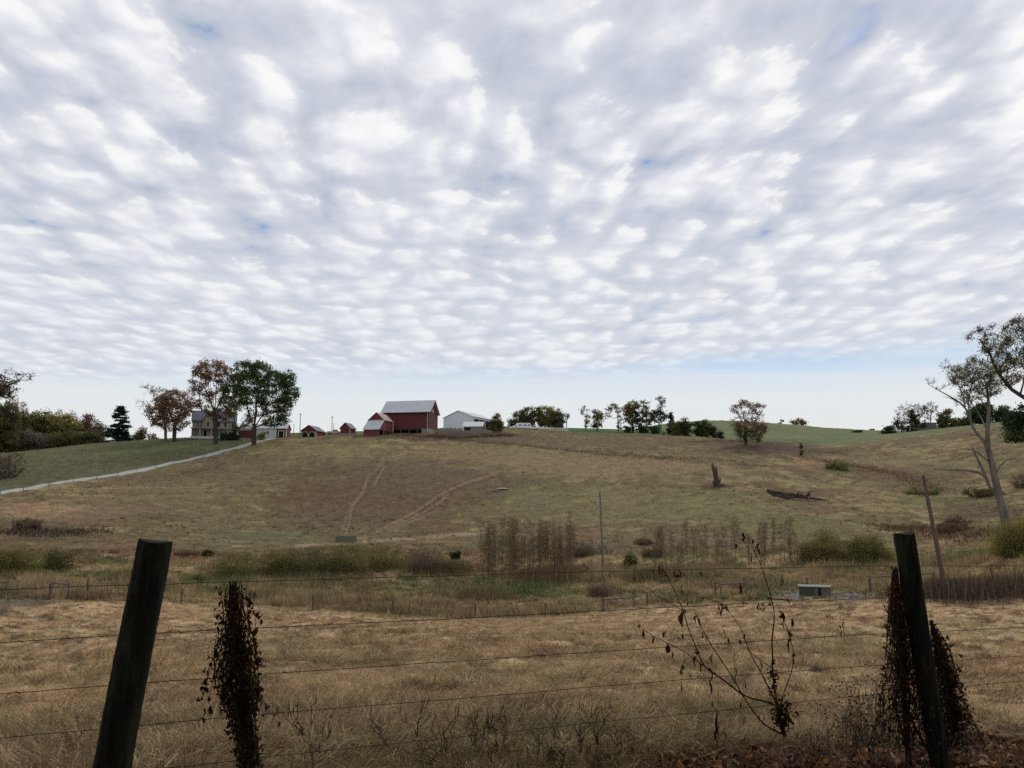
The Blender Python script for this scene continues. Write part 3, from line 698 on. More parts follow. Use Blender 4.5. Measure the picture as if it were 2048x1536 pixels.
def leaf_shapes(C, size, col, fold=0.5, droop=None):
    """small folded leaves: two triangles hinged on the midrib"""
    n = len(C)
    a = RNG.normal(0, 1, (n, 3)); a /= np.linalg.norm(a, axis=1)[:, None]
    if droop is not None: a = a * (1 - droop) + np.array([0, 0, -1.0]) * droop; a /= np.linalg.norm(a, axis=1)[:, None]
    b = np.cross(a, RNG.normal(0, 1, (n, 3))); b /= np.linalg.norm(b, axis=1)[:, None]
    c = np.cross(a, b)
    s = np.asarray(size)[:, None] if np.ndim(size) else size
    V = np.stack([C - a * s * .5, C + a * s * .5, C + b * s * .34 + c * s * fold * .3, C - b * s * .34 + c * s * fold * .3], 1).reshape(-1, 3)
    k = np.arange(n)[:, None] * 4
    T = np.concatenate([k + [0, 1, 2], k + [1, 0, 3]], 0)
    return V, T, np.repeat(col, 4, 0)
def build_litter():
    n = 30000
    px = RNG.uniform(1150, 2700, n); py = RNG.uniform(1380, 1660, n)
    keep = RNG.uniform(0, 1, n) < np.clip(ss(px, 1250, 1560) * ss(py, 1492, 1522) + ss(px, 1890, 2000) * ss(py, 1420, 1475) * .8, 0, 1)
    px, py = px[keep], py[keep]
    az, t = az_t(px, py)
    r = np.clip(-1.68 / t, 2.6, 8.5)
    for _ in range(6): r = np.clip(height(r * np.sin(az), r * np.cos(az)) / t, 2.4, 9)
    X, Y = r * np.sin(az), r * np.cos(az)
    m2 = 4200
    a2 = RNG.uniform(-rad(50), rad(60), m2); r2 = RNG.uniform(1.0, 4.3, m2)
    X = np.concatenate([X, r2 * np.sin(a2)]); Y = np.concatenate([Y, r2 * np.cos(a2)])
    Z = height(X, Y) + RNG.uniform(.02, .075, len(X))
    C = np.stack([X, Y, Z], 1); n = len(C)
    pal = np.array([(.15, .08, .045), (.22, .13, .08), (.09, .05, .032), (.36, .24, .16), (.28, .13, .05), (.42, .19, .05), (.20, .15, .11)])
    c = pal[RNG.choice(len(pal), n, p=[.3, .22, .2, .1, .07, .03, .08])] * RNG.uniform(.6, 1.3, (n, 1))
    V, T, cc = leaf_shapes(C, RNG.uniform(.035, .10, n), c, 1.0)
    V[:, 2] = np.maximum(V[:, 2], 0 * V[:, 2] + np.repeat(Z, 4) - .03)
    me = tri_mesh('leaf_litter', V, T, col=cc, mat=MATS['leaf'])
    o = link('leaf_litter', me); o['kind'] = 'stuff'; o['label'] = 'fallen brown leaves lying on the bank by the fence'; o['category'] = 'leaf litter'
build_litter()

# ------------------------------------------------------------------ trees
def frusta(A, B, ra, rb, sides=5):
    """separate tapered tubes between point pairs"""
    n = len(A); d = B - A; L = np.linalg.norm(d, axis=1)[:, None]; d = d / np.maximum(L, 1e-6)
    ref = np.where(np.abs(d[:, 2:3]) > .9, np.array([[1., 0, 0]]), np.array([[0, 0, 1.]]))
    u = np.cross(d, ref); u /= np.maximum(np.linalg.norm(u, axis=1)[:, None], 1e-6); v = np.cross(d, u)
    an = np.arange(sides) * 2 * math.pi / sides
    ring = u[:, None, :] * np.cos(an)[None, :, None] + v[:, None, :] * np.sin(an)[None, :, None]
    VA = A[:, None, :] + ring * ra[:, None, None]; VB = B[:, None, :] + ring * rb[:, None, None]
    V = np.concatenate([VA, VB], 1).reshape(-1, 3)
    k = np.arange(n)[:, None] * 2 * sides
    Q = [k + [i, (i + 1) % sides, sides + (i + 1) % sides, sides + i] for i in range(sides)]
    return V, np.concatenate(Q, 0)
def skeleton(trunks, targets, step, rng, up=0.5, info=None):
    Pn, par = [], []
    def add_path(pts, start, ti=None):
        last = start
        for i, p in enumerate(pts):
            if info is not None and ti is not None: info.append((len(Pn), ti, i / max(1, len(pts) - 1)))
            Pn.append(p); par.append(last); last = len(Pn) - 1
        return last
    for ti, tr in enumerate(trunks):
        tr = [np.array(p, float) for p in tr]
        pts = []
        for a, b in zip(tr[:-1], tr[1:]):
            k = max(1, int(np.linalg.norm(b - a) / step))
            for i in range(k): pts.append(a + (b - a) * i / k)
        pts.append(tr[-1])
        if ti == 0 or not Pn: add_path(pts, -1, ti)
        else:
            A = np.array(Pn); d = np.linalg.norm(A - pts[0], axis=1); j = int(d.argmin())
            add_path(pts if d[j] > .05 else pts[1:], j, ti)
    base = np.array(Pn[0])
    order = np.argsort(np.linalg.norm(targets - base, axis=1))
    n0 = max(1, int(len(Pn) * 0.22))
    for ti in order:
        t = targets[ti]; A = np.array(Pn)
        v = t - A; d = np.linalg.norm(v, axis=1)
        cost = d + up * 2.0 * np.maximum(0, -v[:, 2] + 0.35 * np.hypot(v[:, 0], v[:, 1]) * .5)
        cost[:n0] += 1e3 if len(A) > n0 + 1 else 0
        j = int(cost.argmin()); L = d[j]; k = max(1, int(L / step))
        bow = rng.normal(0, .07, 3) * L + np.array([0, 0, -0.06 * L])
        pts = [A[j] + (t - A[j]) * (i / k) + bow * math.sin(math.pi * i / k) for i in range(1, k + 1)]
        add_path(pts, j)
    return np.array(Pn), np.array(par)
LEAF_PAL = {
 'green': [(.034, .052, .018), (.046, .068, .024), (.03, .044, .018), (.062, .08, .03)],
 'darkgreen': [(.022, .035, .016), (.035, .05, .02), (.018, .028, .014)],
 'conifer': [(.018, .030, .022), (.02, .035, .023), (.011, .019, .014)],
 'rust': [(.135, .068, .032), (.11, .062, .034), (.155, .088, .042), (.085, .058, .036)],
 'brown': [(.105, .066, .042), (.085, .056, .036), (.13, .085, .052), (.07, .052, .034)],
 'olive': [(.10, .095, .034), (.075, .077, .03), (.14, .12, .042), (.06, .065, .028)],
 'yellow': [(.16, .135, .04), (.12, .11, .036), (.19, .15, .045), (.09, .09, .032)],
 'mixed': [(.05, .065, .022), (.10, .075, .03), (.07, .055, .03), (.035, .05, .02)],
 'pinkbrown': [(.13, .075, .055), (.10, .06, .045), (.075, .06, .035), (.16, .10, .07)],
 'deadgrey': [(.09, .078, .062), (.07, .062, .05), (.11, .092, .072)],
 'willow': [(.125, .115, .036), (.095, .092, .032), (.145, .12, .045), (.08, .075, .03)],
 'sapling': [(.125, .09, .05), (.10, .085, .045), (.14, .10, .06)],
 'redbrush': [(.085, .050, .033), (.075, .048, .034), (.10, .065, .043)],
 'brush': [(.10, .072, .05), (.075, .056, .04), (.13, .10, .068)],
}
def plant(name, label, cat, xb, r, blobs, pal='green', dens=1.3, lp=2.4, cp=8.0, trunks=None, trunk_px=4.0, bark='bark_dark', stems=1, twig=0.0,
          group=None, base=None, seed=1, parts=('trunk', 'crown'), depth=0.85, dy=0.0, clump=0.80, up=0.5, tgt_inner=0.55, skirt=0.0, tw=1.0, wpx=None):
    """tree or bush whose crown fills ellipsoids (cx, cy, rx, ry[, palette[, density]]) given where the photo shows them, at distance r"""
    rng = np.random.default_rng(seed * 7919 + int(xb * 13) % 10007)
    s = r / F
    b0 = G(xb, r) if base is None else np.array(base, float)
    b0[2] -= 0.15
    if trunks is None:
        cx = np.average([b[0] for b in blobs], weights=[b[2] * b[3] for b in blobs]); top = min(b[1] for b in blobs)
        low = max(b[1] for b in blobs)
        pb = project(*b0)
        if stems == 1:
            trunks = [[b0, P(xb + (cx - xb) * .35, (float(pb[1]) + low) / 2, r), P(cx, low, r), P(cx + rng.normal(0, 2), low + (top - low) * .8 - 2, r)]]
        else:
            trunks = []
            for i in range(stems):
                b = blobs[i % len(blobs)]
                q = b0 + np.array([rng.normal(0, .22), rng.normal(0, .22), 0]) * min(1.0, b[2] * s)
                q2 = P(b[0] + rng.normal(0, b[2] * .3), b[1] + b[3] * .2, r) + np.array([0, rng.normal(0, b[2] * s * .3), 0])
                trunks.append([q, q * .4 + q2 * .6 + rng.normal(0, .1, 3), q2])
    else:
        trunks = [[b0 if (i == 0 and k == 0) else P(p[0], p[1], r) + np.array([0, (p[2] if len(p) > 2 else 0), 0]) for k, p in enumerate(tr)] for i, tr in enumerate(trunks)]
    if parts[0] == 'stem' or skirt:
        yb = float(project(*b0)[1]); blobs = list(blobs)
        for b in list(blobs):
            if yb - b[1] > b[3] * .8: blobs.append((b[0], (b[1] + yb) / 2 + b[3] * .15, b[2] * .92, (yb - b[1]) / 2) + tuple(b[4:]))
    targets, tpal, tden, tr_ = [], [], [], []
    for b in blobs:
        cx, cy, rx, ry = b[:4]; bp = b[4] if len(b) > 4 else pal; bd = b[5] if len(b) > 5 else dens
        n = max(3, int(math.pi * rx * ry / cp ** 2 * 1.9))
        d = rng.normal(0, 1, (n, 3)); d /= np.linalg.norm(d, axis=1)[:, None]
        d *= (tgt_inner + (1 - tgt_inner) * rng.uniform(0, 1, (n, 1)) ** .5) * rng.uniform(.75, 1.04, (n, 1))
        c = P(cx, cy, r)
        targets.append(c + d * np.array([rx * s, rx * s * depth, ry * s]))
        tpal += [bp] * n; tden += [bd] * n; tr_ += [min(cp, rx, ry * 1.2)] * n
    targets = np.vstack(targets)
    targets[:, 2] = np.maximum(targets[:, 2], b0[2] + .35)
    info = []
    Pn, par = skeleton(trunks, targets, max(.35, 5.0 * s), rng, up, info)
    area = np.zeros(len(Pn)); child = np.bincount(par[par >= 0], minlength=len(Pn))
    a0 = 1.0
    for i in range(len(Pn) - 1, -1, -1):
        if child[i] == 0: area[i] += a0
        if par[i] >= 0: area[par[i]] += area[i]
    R = area ** 0.72
    R = R / R[0] * trunk_px * s / 2 if par[0] == -1 else R
    R = np.maximum(R, .14 * s)
    if wpx:
        for k_, ti, f_ in info: R[k_] = (wpx[ti][0] * (1 - f_) ** .8 + wpx[ti][1] * (1 - (1 - f_) ** .8)) * s / 2
        done = {k_ for k_, _, _ in info}
        for k_ in range(len(R)):
            if k_ not in done and par[k_] >= 0: R[k_] = min(R[k_], R[par[k_]] * .85, 1.3 * s)
        R = np.maximum(R, .14 * s)
    ii = np.nonzero(par >= 0)[0]
    A, B = Pn[par[ii]], Pn[ii]
    ra = np.minimum(R[par[ii]], R[ii] * 1.35)
    V, Q = frusta(A, B, ra, R[ii], 6 if trunk_px * (r / r) > 8 else 5)
    if len(trunks):                                   # root flare
        pass
    if twig:
        n = int(twig * len(targets))
        k = rng.integers(0, len(targets), n)
        d = rng.normal(0, 1, (n, 3)) + np.array([0, 0, .45]); d /= np.linalg.norm(d, axis=1)[:, None]
        L = rng.uniform(.5, 1.3, (n, 1)) * cp * s
        V2, Q2 = frusta(targets[k], targets[k] + d * L, np.full(n, .26 * s * tw), np.full(n, .06 * s), 3)
        Q = list(Q) ; T2 = Q2 + len(V); V = np.vstack([V, V2]); Q = np.vstack([np.array(Q), T2])
    root = thing(name, label, cat, b0, group=group)
    me = tri_mesh(name + '_' + parts[0], V - b0, Q, mat=MATS[bark])
    link(parts[0], me, root)
    # leaves
    C, cl, sz = [], [], []
    for i in range(len(targets)):
        n = rng.poisson(tden[i] * (tr_[i] / lp) ** 2 * 3.0)
        if not n: continue
        pp = LEAF_PAL[tpal[i]] if isinstance(tpal[i], str) else tpal[i]
        q = rng.normal(0, clump * .55, (n, 3)) * np.array([1, 1, .72]) * tr_[i] * s
        C.append(targets[i] + q)
        base_c = np.array(pp[rng.integers(0, len(pp))]) * 1.0; alt = np.array(pp)[rng.integers(0, len(pp), n)]
        cl.append((2.25 if r > 200 else 1.7) * (base_c * .6 + alt * .4) * rng.uniform(.75, 1.3, (n, 1)) * rng.uniform(.85, 1.15))  # far leaves paler: haze put into their colour
        sz.append(rng.uniform(.6, 1.25, n) * lp * s)
    if C:
        C = np.vstack(C); cl = np.vstack(cl); sz = np.concatenate(sz)
        ok = C[:, 2] > b0[2] + .1; C, cl, sz = C[ok], cl[ok], sz[ok]
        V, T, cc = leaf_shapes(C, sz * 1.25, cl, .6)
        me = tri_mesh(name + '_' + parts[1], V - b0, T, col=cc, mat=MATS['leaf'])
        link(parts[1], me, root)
    return root
BP = ('stem', 'foliage')
def conifer(name, label, xb, r, ytop, ybase, wpx, seed=3, group=None):
    rng = np.random.default_rng(seed); s = r / F
    b0 = G(xb, r); top = P(xb, ytop, r); hgt = top[2] - b0[2]
    n = int(26 + hgt * 5); A, B, C, cl = [], [], [], []
    for i in range(n):
        f = rng.uniform(.04, 1) ** .8; z = hgt * (1 - f) * .98 + .3 * 0
        z = max(z, hgt * .05)
        L = wpx / 2 * s * (0.10 + .90 * f ** .85) * rng.uniform(.72, 1.12)
        a = rng.uniform(0, 2 * math.pi)
        e = np.array([math.cos(a) * L, math.sin(a) * L, L * (.22 - .42 * f)])
        A.append([0, 0, z]); B.append(np.array([0, 0, z]) + e)
        m_ = int(24 + L * 40); t = rng.uniform(.12, 1.0, m_)
        q = np.array([0, 0, z]) + e * t[:, None] + rng.normal(0, 1, (m_, 3)) * np.array([.30, .30, .16]) * (.6 + .5 * t[:, None]) + np.array([0, 0, -.12])
        C.append(q); pal = np.array(LEAF_PAL['conifer']); cl.append(1.7 * pal[rng.integers(0, 3, m_)] * rng.uniform(.7, 1.35, (m_, 1)))
    A, B = np.array(A), np.array(B)
    V, Q = frusta(A, B, np.full(n, .07), np.full(n, .02), 4)
    V1, Q1 = frusta(np.array([[0, 0, -.2]]), np.array([[0, 0, hgt]]), np.array([.28]), np.array([.03]), 8)
    root = thing(name, label, 'tree', b0, group=group)
    link('trunk', tri_mesh(name + '_trunk', np.vstack([V, V1]), [list(q) for q in np.vstack([Q, Q1 + len(V)])], mat=MATS['bark_dark']), root)
    C = np.vstack(C); cl = np.vstack(cl)
    V, T, cc = leaf_shapes(C, rng.uniform(.30, .62, len(C)), cl, .5)
    link('crown', tri_mesh(name + '_crown', V, T, col=cc, mat=MATS['leaf']), root)
    return root

# --- round the farmhouse
conifer('spruce_tree', 'dark conical spruce standing alone left of the farmhouse', 237, 318, 806, 878, 58)
plant('oak_tree', 'half bare tree with pale twigs reaching left beside the farmhouse oak', 'tree', 331, 300,
      [(298,778,22,10,'brown',.06),(285,808,14,9,'brown',.05),(318,788,22,14,'brown',.15),(312,822,20,18,'rust',.8),(322,842,20,14,'brown',.8),(330,805,22,16,'rust',.7)],
      trunks=[[(331,873),(331,848),(325,825),(312,800),(303,782),(290,772)]], trunk_px=5.5, twig=3.0, seed=2, cp=7, bark='bark_grey')
plant('oak_tree', 'rusty brown oak with a thick dark trunk just left of the farmhouse', 'tree', 348, 296,
      [(352,798,28,18,'rust',1.0),(372,815,14,20,'brown',.9),(345,825,34,20,'rust',1.0),(350,848,32,14,'brown',.7),(335,808,18,16,'brown',.5)],
      trunks=[[(348,873),(349,850),(352,828),(362,802)],[(350,845),(338,825),(330,808)]], trunk_px=7.5, twig=1.5, seed=3, cp=7)
plant('ash_tree', 'tall fan shaped tree with orange top in front of the farmhouse', 'tree', 432, 284,
      [(424,741,37,20,'rust',1.35),(398,762,21,24,'rust',.5),(390,790,15,26,'pinkbrown',.35),(424,775,30,24,'pinkbrown',.22),(450,765,14,26,'rust',.5),(398,808,8,9,'rust',1.2),(418,793,11,12,'rust',.8),(454,805,18,18,'mixed',.9),(448,828,24,14,'brown',1.0),(420,820,16,12,'mixed',.6)],
      trunks=[[(432,870),(431,850),(430,828),(431,800),(434,765),(438,740)],[(430,826),(420,800),(410,778),(398,760)],[(430,822),(424,790),(420,765),(418,742)],[(431,822),(442,800),(452,775),(456,758)]],
      trunk_px=8.5, twig=2.4, seed=4, cp=7, up=.3)
plant('maple_tree', 'broad dark green maple in full leaf right of the farmhouse', 'tree', 508, 280,
      [(488,742,27,22),(522,744,24,22),(500,768,36,20),(550,762,27,22),(574,764,17,23),(584,784,15,16),(547,795,38,20),(500,795,36,16),(464,780,20,14),(460,802,14,12,'olive',.9),(474,756,12,12),(568,808,23,14),
       (520,822,22,12,'green',.9),(558,828,20,13),(545,846,24,9),(480,812,14,9,'olive',.9),(492,838,14,10,'green',1.0),(480,852,12,6),(572,838,8,8),(590,796,6,7,'green',.8),(466,822,10,12,'olive',.8)],
      trunks=[[(508,874),(508,856),(500,835),(494,812),(492,785),(496,755)],[(508,854),(512,825),(512,795),(520,760)],[(510,853),(524,832),(534,812),(548,785),(560,765)],[(510,855),(528,848),(545,840)],[(507,856),(492,850),(480,846)]],
      pal='green', dens=1.45, trunk_px=9.5, twig=.8, seed=5, cp=8)
for nm, lb, xb, rr, bl, pl in (
 ('evergreen_bush', 'rounded dark evergreen bush at the right corner of the farmhouse', 471, 296, [(471,861,9,10)], 'conifer'),
 ('garden_bush', 'low clipped green bush under the maple by the white garage', 524, 292, [(524,869,9,4.5)], 'olive'),
 ('garden_bush', 'low dark hedge bush beside the farmhouse porch', 452, 296, [(447,868,10,4),(458,869,8,4)], 'darkgreen'),
 ('yard_bush', 'brownish green round bush in front of the white machine shed', 993, 312, [(993,842,13,12,'mixed'),(987,848,9,8),(1000,848,8,8),(992,832,8,5,'yellow')], 'mixed')):
    plant(nm, lb, 'bush', xb, rr, bl, pal=pl, dens=2.0, stems=4, trunk_px=1.2, parts=BP, seed=9, cp=6, tgt_inner=.3)
# --- grove right of the yard
for i, (xb, bl, pl, lb) in enumerate((
 (1036, [(1036,836,15,13),(1024,844,8,6)], 'mixed', 'leftmost rounded tree of the low grove behind the white campers'),
 (1062, [(1060,827,20,15),(1050,838,14,8)], 'mixed', 'second rounded olive tree of the grove behind the white campers'),
 (1092, [(1090,824,24,15),(1095,838,22,9)], 'olive', 'broadest olive tree at the middle of the low grove'),
 (1118, [(1114,832,16,15),(1122,840,8,8)], 'mixed', 'rightmost rounded tree of the low grove above the white fence'))):
    plant('grove_tree', lb, 'tree', xb, 372, bl, pal=pl, dens=1.7, trunk_px=3, seed=20 + i, cp=7, twig=.8, tgt_inner=.35, skirt=1, group='trees of the low grove behind the yard')
plant('bare_tree', 'small thin bare tree at the right end of the grove', 'tree', 1133, 372, [(1134,832,6,9,'deadgrey',.3)], trunk_px=1.6, twig=4, seed=31, cp=4)
# --- hedgerow row of trees
plant('hedgerow_tree', 'thin sparse tree at the left end of the hedgerow row', 'tree', 1172, 362, [(1170,824,10,12,'deadgrey',.35),(1174,838,6,10,'mixed',1.0),(1173,850,4,6,'mixed',.9)], trunk_px=2.2, twig=2.5, seed=40, cp=5, bark='bark_grey')
plant('hedgerow_tree', 'ivy covered dark tree second in the hedgerow row', 'tree', 1194, 362, [(1194,838,11,14,'olive',1.5),(1191,824,7,7,'mixed',.8),(1203,834,6,12,'mixed',.7),(1193,852,13,5,'darkgreen',1.6)], trunk_px=3, seed=41, cp=5, twig=1)
plant('hedgerow_tree', 'arching half bare tree leaning left in the hedgerow row', 'tree', 1237, 360, [(1226,814,12,7,'mixed',.8),(1216,828,8,12,'deadgrey',.35),(1236,818,8,9,'mixed',.7),(1237,838,4,12,'brown',.8),(1246,842,9,8,'deadgrey',.3),(1241,855,12,3,'darkgreen',1.5)],
      trunks=[[(1237,858),(1236,840),(1235,820),(1228,810)]], trunk_px=2.6, twig=2.5, seed=42, cp=5, bark='bark_grey')
plant('hedgerow_tree', 'tallest full brownish green tree in the middle of the hedgerow', 'tree', 1266, 358, [(1266,812,14,12,'olive',1.5),(1255,820,10,14,'rust',.8),(1262,832,16,20,'mixed',1.5),(1278,838,14,18,'darkgreen',1.5),(1250,815,7,5,'rust',.7)], trunk_px=4.5, seed=43, cp=6, twig=.6)
plant('hedgerow_tree', 'slender leafy tree rising right of the tallest hedgerow tree', 'tree', 1291, 362, [(1288,806,7,7,'olive',.8),(1290,822,9,12,'olive',1.1),(1297,836,8,16,'mixed',1.3),(1299,808,4,5,'olive',.5)], trunk_px=2.6, seed=44, cp=5, twig=1)
plant('hedgerow_tree', 'tall bare tree with a small round top above the hedgerow', 'tree', 1322, 372, [(1322,800,10,10,'deadgrey',.55),(1320,815,10,8,'deadgrey',.35)], trunks=[[(1322,845),(1322,825),(1322,806)]], trunk_px=2.0, twig=4, seed=45, cp=5)
plant('hedgerow_tree', 'dark bushy tree below the tall bare hedgerow tree', 'tree', 1318, 366, [(1312,832,12,14,'darkgreen',1.6),(1326,834,10,12,'darkgreen',1.5)], trunk_px=3, seed=46, cp=6)
conifer('cedar_tree', 'small pointed cedar at the right end of the hedgerow', 1343, 366, 818, 850, 20, 47)
for i, (xb, bl, lb) in enumerate(((1284, [(1284,855,14,5)], 'long low dark bush under the tallest hedgerow tree'), (1308, [(1308,857,12,5)], 'dark bush at the right foot of the hedgerow'), (1258, [(1258,856,10,4)], 'low dark bush at the left foot of the tallest hedgerow tree'))):
    plant('hedgerow_bush', lb, 'bush', xb, 356, bl, pal='darkgreen', dens=2.0, stems=3, trunk_px=1, parts=BP, seed=50 + i, cp=5, tgt_inner=.3)
for i, (xb, bl, pl, lb) in enumerate((
 (1352, [(1352,853,13,13)], 'mixed', 'leftmost dark bush of the clump on the brown crest'),
 (1373, [(1371,852,14,12),(1368,838,6,5,'rust',1.2)], 'darkgreen', 'tallest bush of the crest clump with an orange tip behind'),
 (1398, [(1397,854,12,12)], 'darkgreen', 'third dark bush of the clump on the brown crest'),
 (1413, [(1412,850,10,11),(1410,862,10,6)], 'mixed', 'brownish bush fourth in the clump on the crest'),
 (1428, [(1427,859,8,8)], 'darkgreen', 'small round bush near the right end of the crest clump'),
 (1441, [(1440,866,7,6)], 'darkgreen', 'lowest little bush at the right end of the crest clump'))):
    plant('crest_bush', lb, 'bush', xb, 322, bl, pal=pl, dens=2.0, stems=4, trunk_px=1.2, parts=BP, seed=60 + i, cp=6, tgt_inner=.3, group='bushes in the clump on the crest')
plant('sapling', 'tiny pale sapling in front of the green strip by the crest bushes', 'tree', 1327, 330, [(1327,866,5,5,'olive',.7)], trunk_px=1, twig=2, seed=68, cp=4)
# --- lone trees on the right
plant('walnut_tree', 'flat topped brown tree standing alone on the dark knoll', 'tree', 1492, 270,
      [(1492,810,24,9,'pinkbrown',.75),(1472,818,10,9,'pinkbrown',.6),(1516,818,14,11,'pinkbrown',.6),(1498,832,28,13,'pinkbrown',.35),(1500,852,30,14,'pinkbrown',.9),(1488,862,18,14,'mixed',1.1),(1520,860,14,14,'brown',.9),(1500,876,24,8,'mixed',.9),(1468,846,8,8,'mixed',.4)],
      trunks=[[(1492,889),(1491,870),(1492,845),(1490,820)],[(1493,866),(1502,840),(1508,818)],[(1492,860),(1482,838),(1474,820)]], trunk_px=5.5, twig=2.0, seed=70, cp=7)
plant('distant_tree', 'dome shaped brown tree half hidden behind the far hill crest', 'tree', 1596, 660, [(1596,844,16,6,'brown',1.2),(1588,846,8,4,'brown',1.0),(1604,847,10,4,'brown',1.0)], trunk_px=2, seed=71, cp=5, twig=.8)
for i, (xb, rr, bl, lb) in enumerate((
 (1717, 520, [(1717,872,7.5,9)], 'small upright dark bush alone on the green far hill'),
 (1777, 440, [(1777,862,13,12)], 'round dark bush left of the ivy clad bare tree'),
 (1745, 790, [(1745,859,5,2)], 'tiny bush on the far skyline'),
 (1602, 262, [(1602,889,4,2.5)], 'tiny bush on the right slope of the dark knoll'),
 (1563, 640, [(1562,842,5,2.5)], 'low pale bush on the far hill crest left of the half hidden tree'))):
    plant('hill_bush', lb, 'bush', xb, rr, bl, pal='darkgreen', dens=2.2, stems=3, trunk_px=1, parts=BP, seed=75 + i, cp=5, tgt_inner=.2)
plant('ivy_tree', 'wide bare tree with dark ivy up its trunk on the far slope', 'tree', 1822, 420,
      [(1826,818,26,14,'deadgrey',.10),(1805,832,18,14,'deadgrey',.15),(1850,826,14,14,'deadgrey',.08),(1828,832,10,14,'darkgreen',1.5),(1805,850,16,12,'darkgreen',1.3),(1840,850,13,8,'darkgreen',1.2),(1822,866,11,7,'darkgreen',1.0)], trunk_px=4, twig=4.5, seed=80, cp=6)
plant('bare_tree', 'pale wispy bare tree right of the ivy clad tree', 'tree', 1861, 430, [(1862,818,13,14,'deadgrey',.03)], trunks=[[(1861,868),(1861,845),(1862,825)]], trunk_px=2.0, twig=6, seed=81, cp=5, bark='bark_grey')
for i, (xb, rr, bl, pl, lb) in enumerate((
 (1892, 470, [(1891,830,13,12),(1880,845,12,8)], 'mixed', 'rounded grey green tree on the far slope behind the sycamore'),
 (1916, 470, [(1914,842,14,8)], 'olive', 'low olive tree between the round tree and the sycamore'),
 (1936, 470, [(1936,843,12,9)], 'darkgreen', 'dark low tree just left of the sycamore trunk'),
 (1975, 430, [(1972,820,34,14),(1955,832,20,8)], 'darkgreen', 'wide dark evergreen tree on the slope behind the sycamore trunk'),
 (2010, 430, [(2012,826,18,10)], 'darkgreen', 'dark evergreen tree at the top right of the slope'))):
    plant('slope_tree', lb, 'tree', xb, rr, bl, pal=pl, dens=1.8, trunk_px=3, seed=85 + i, cp=7, tgt_inner=.3, twig=.6, skirt=1)
plant('cedar_bush', 'large dark green leafy tree at the right edge below the sycamore branches', 'tree', 2052, 170, [(2030,838,24,20,'darkgreen',1.4),(2040,865,26,18,'green',1.2),(2062,850,30,40,'darkgreen',1.3),(2022,870,12,8,'olive',.8),(2085,840,30,40,'darkgreen',1.3)], trunk_px=7, seed=92, cp=10, lp=3.2, twig=.8)
# --- big sycamore and the tree beyond the right edge
plant('sycamore_tree', 'large forked sycamore with pale trunk and sparse olive leaves on the right', 'tree', 2014, 116,
      [(1918,737,13,7,'yellow',.75),(1917,761,15,7,'yellow',.8),(1947,722,14,9,'olive',.6),(1944,744,12,8,'yellow',.7),(1966,735,10,12,'mixed',.5),(1958,778,14,7,'olive',.6),(1988,786,10,6,'olive',.65),(1985,742,8,7,'mixed',.45),
       (1930,780,10,14,'deadgrey',.2),(1975,762,14,14,'mixed',.35),(1905,748,12,16,'deadgrey',.05),(1932,752,26,22,'yellow',.24),(1955,745,26,26,'yellow',.2),(1972,772,20,24,'olive',.26),(1945,790,22,16,'yellow',.24),(1990,765,14,26,'olive',.24),(1925,800,14,14,'deadgrey',.06),(1862,760,8,9,'deadgrey',.02),(1882,775,10,6,'deadgrey',.02),(1890,730,10,10,'deadgrey',.03)],
      trunks=[[(2014,1060),(2009,1032),(2000,1000),(1992,965),(1986,939),(1981,915),(1976,898),(1975,862),(1978,822),(1976,790),(1972,765)],
              [(2004,1012),(1992,990),(1978,972),(1970,950),(1962,932),(1952,912),(1945,895)],
              [(1976,898),(1966,880),(1950,862),(1942,845),(1939,826),(1921,806),(1900,793),(1878,781),(1857,769)],
              [(1942,845),(1930,815),(1926,790),(1916,768)],[(1939,826),(1936,800),(1944,770),(1948,745)],
              [(1978,822),(1962,800),(1948,790)],[(1975,862),(1962,835),(1950,815),(1938,800)],
              [(1971,953),(1955,944),(1930,940),(1901,940),(1868,938)],[(1978,923),(1966,914),(1957,906),(1941,899),(1921,897)],[(1972,886),(1958,872),(1940,868),(1930,869)],
              [(1992,945),(2000,932),(2014,919),(2034,917)],[(1921,806),(1905,798),(1885,792)]],
      trunk_px=18, bark='bark_pale', twig=9, tw=.7, seed=95, cp=7, lp=2.3, depth=1.2, clump=1.1,
      wpx=[(14.5,2.2),(6,2.4),(5.5,.8),(2.6,1),(2.6,1),(2.8,1),(3.2,1),(5,1),(3.5,1),(2.4,.7),(3.5,.8),(2,.5)])
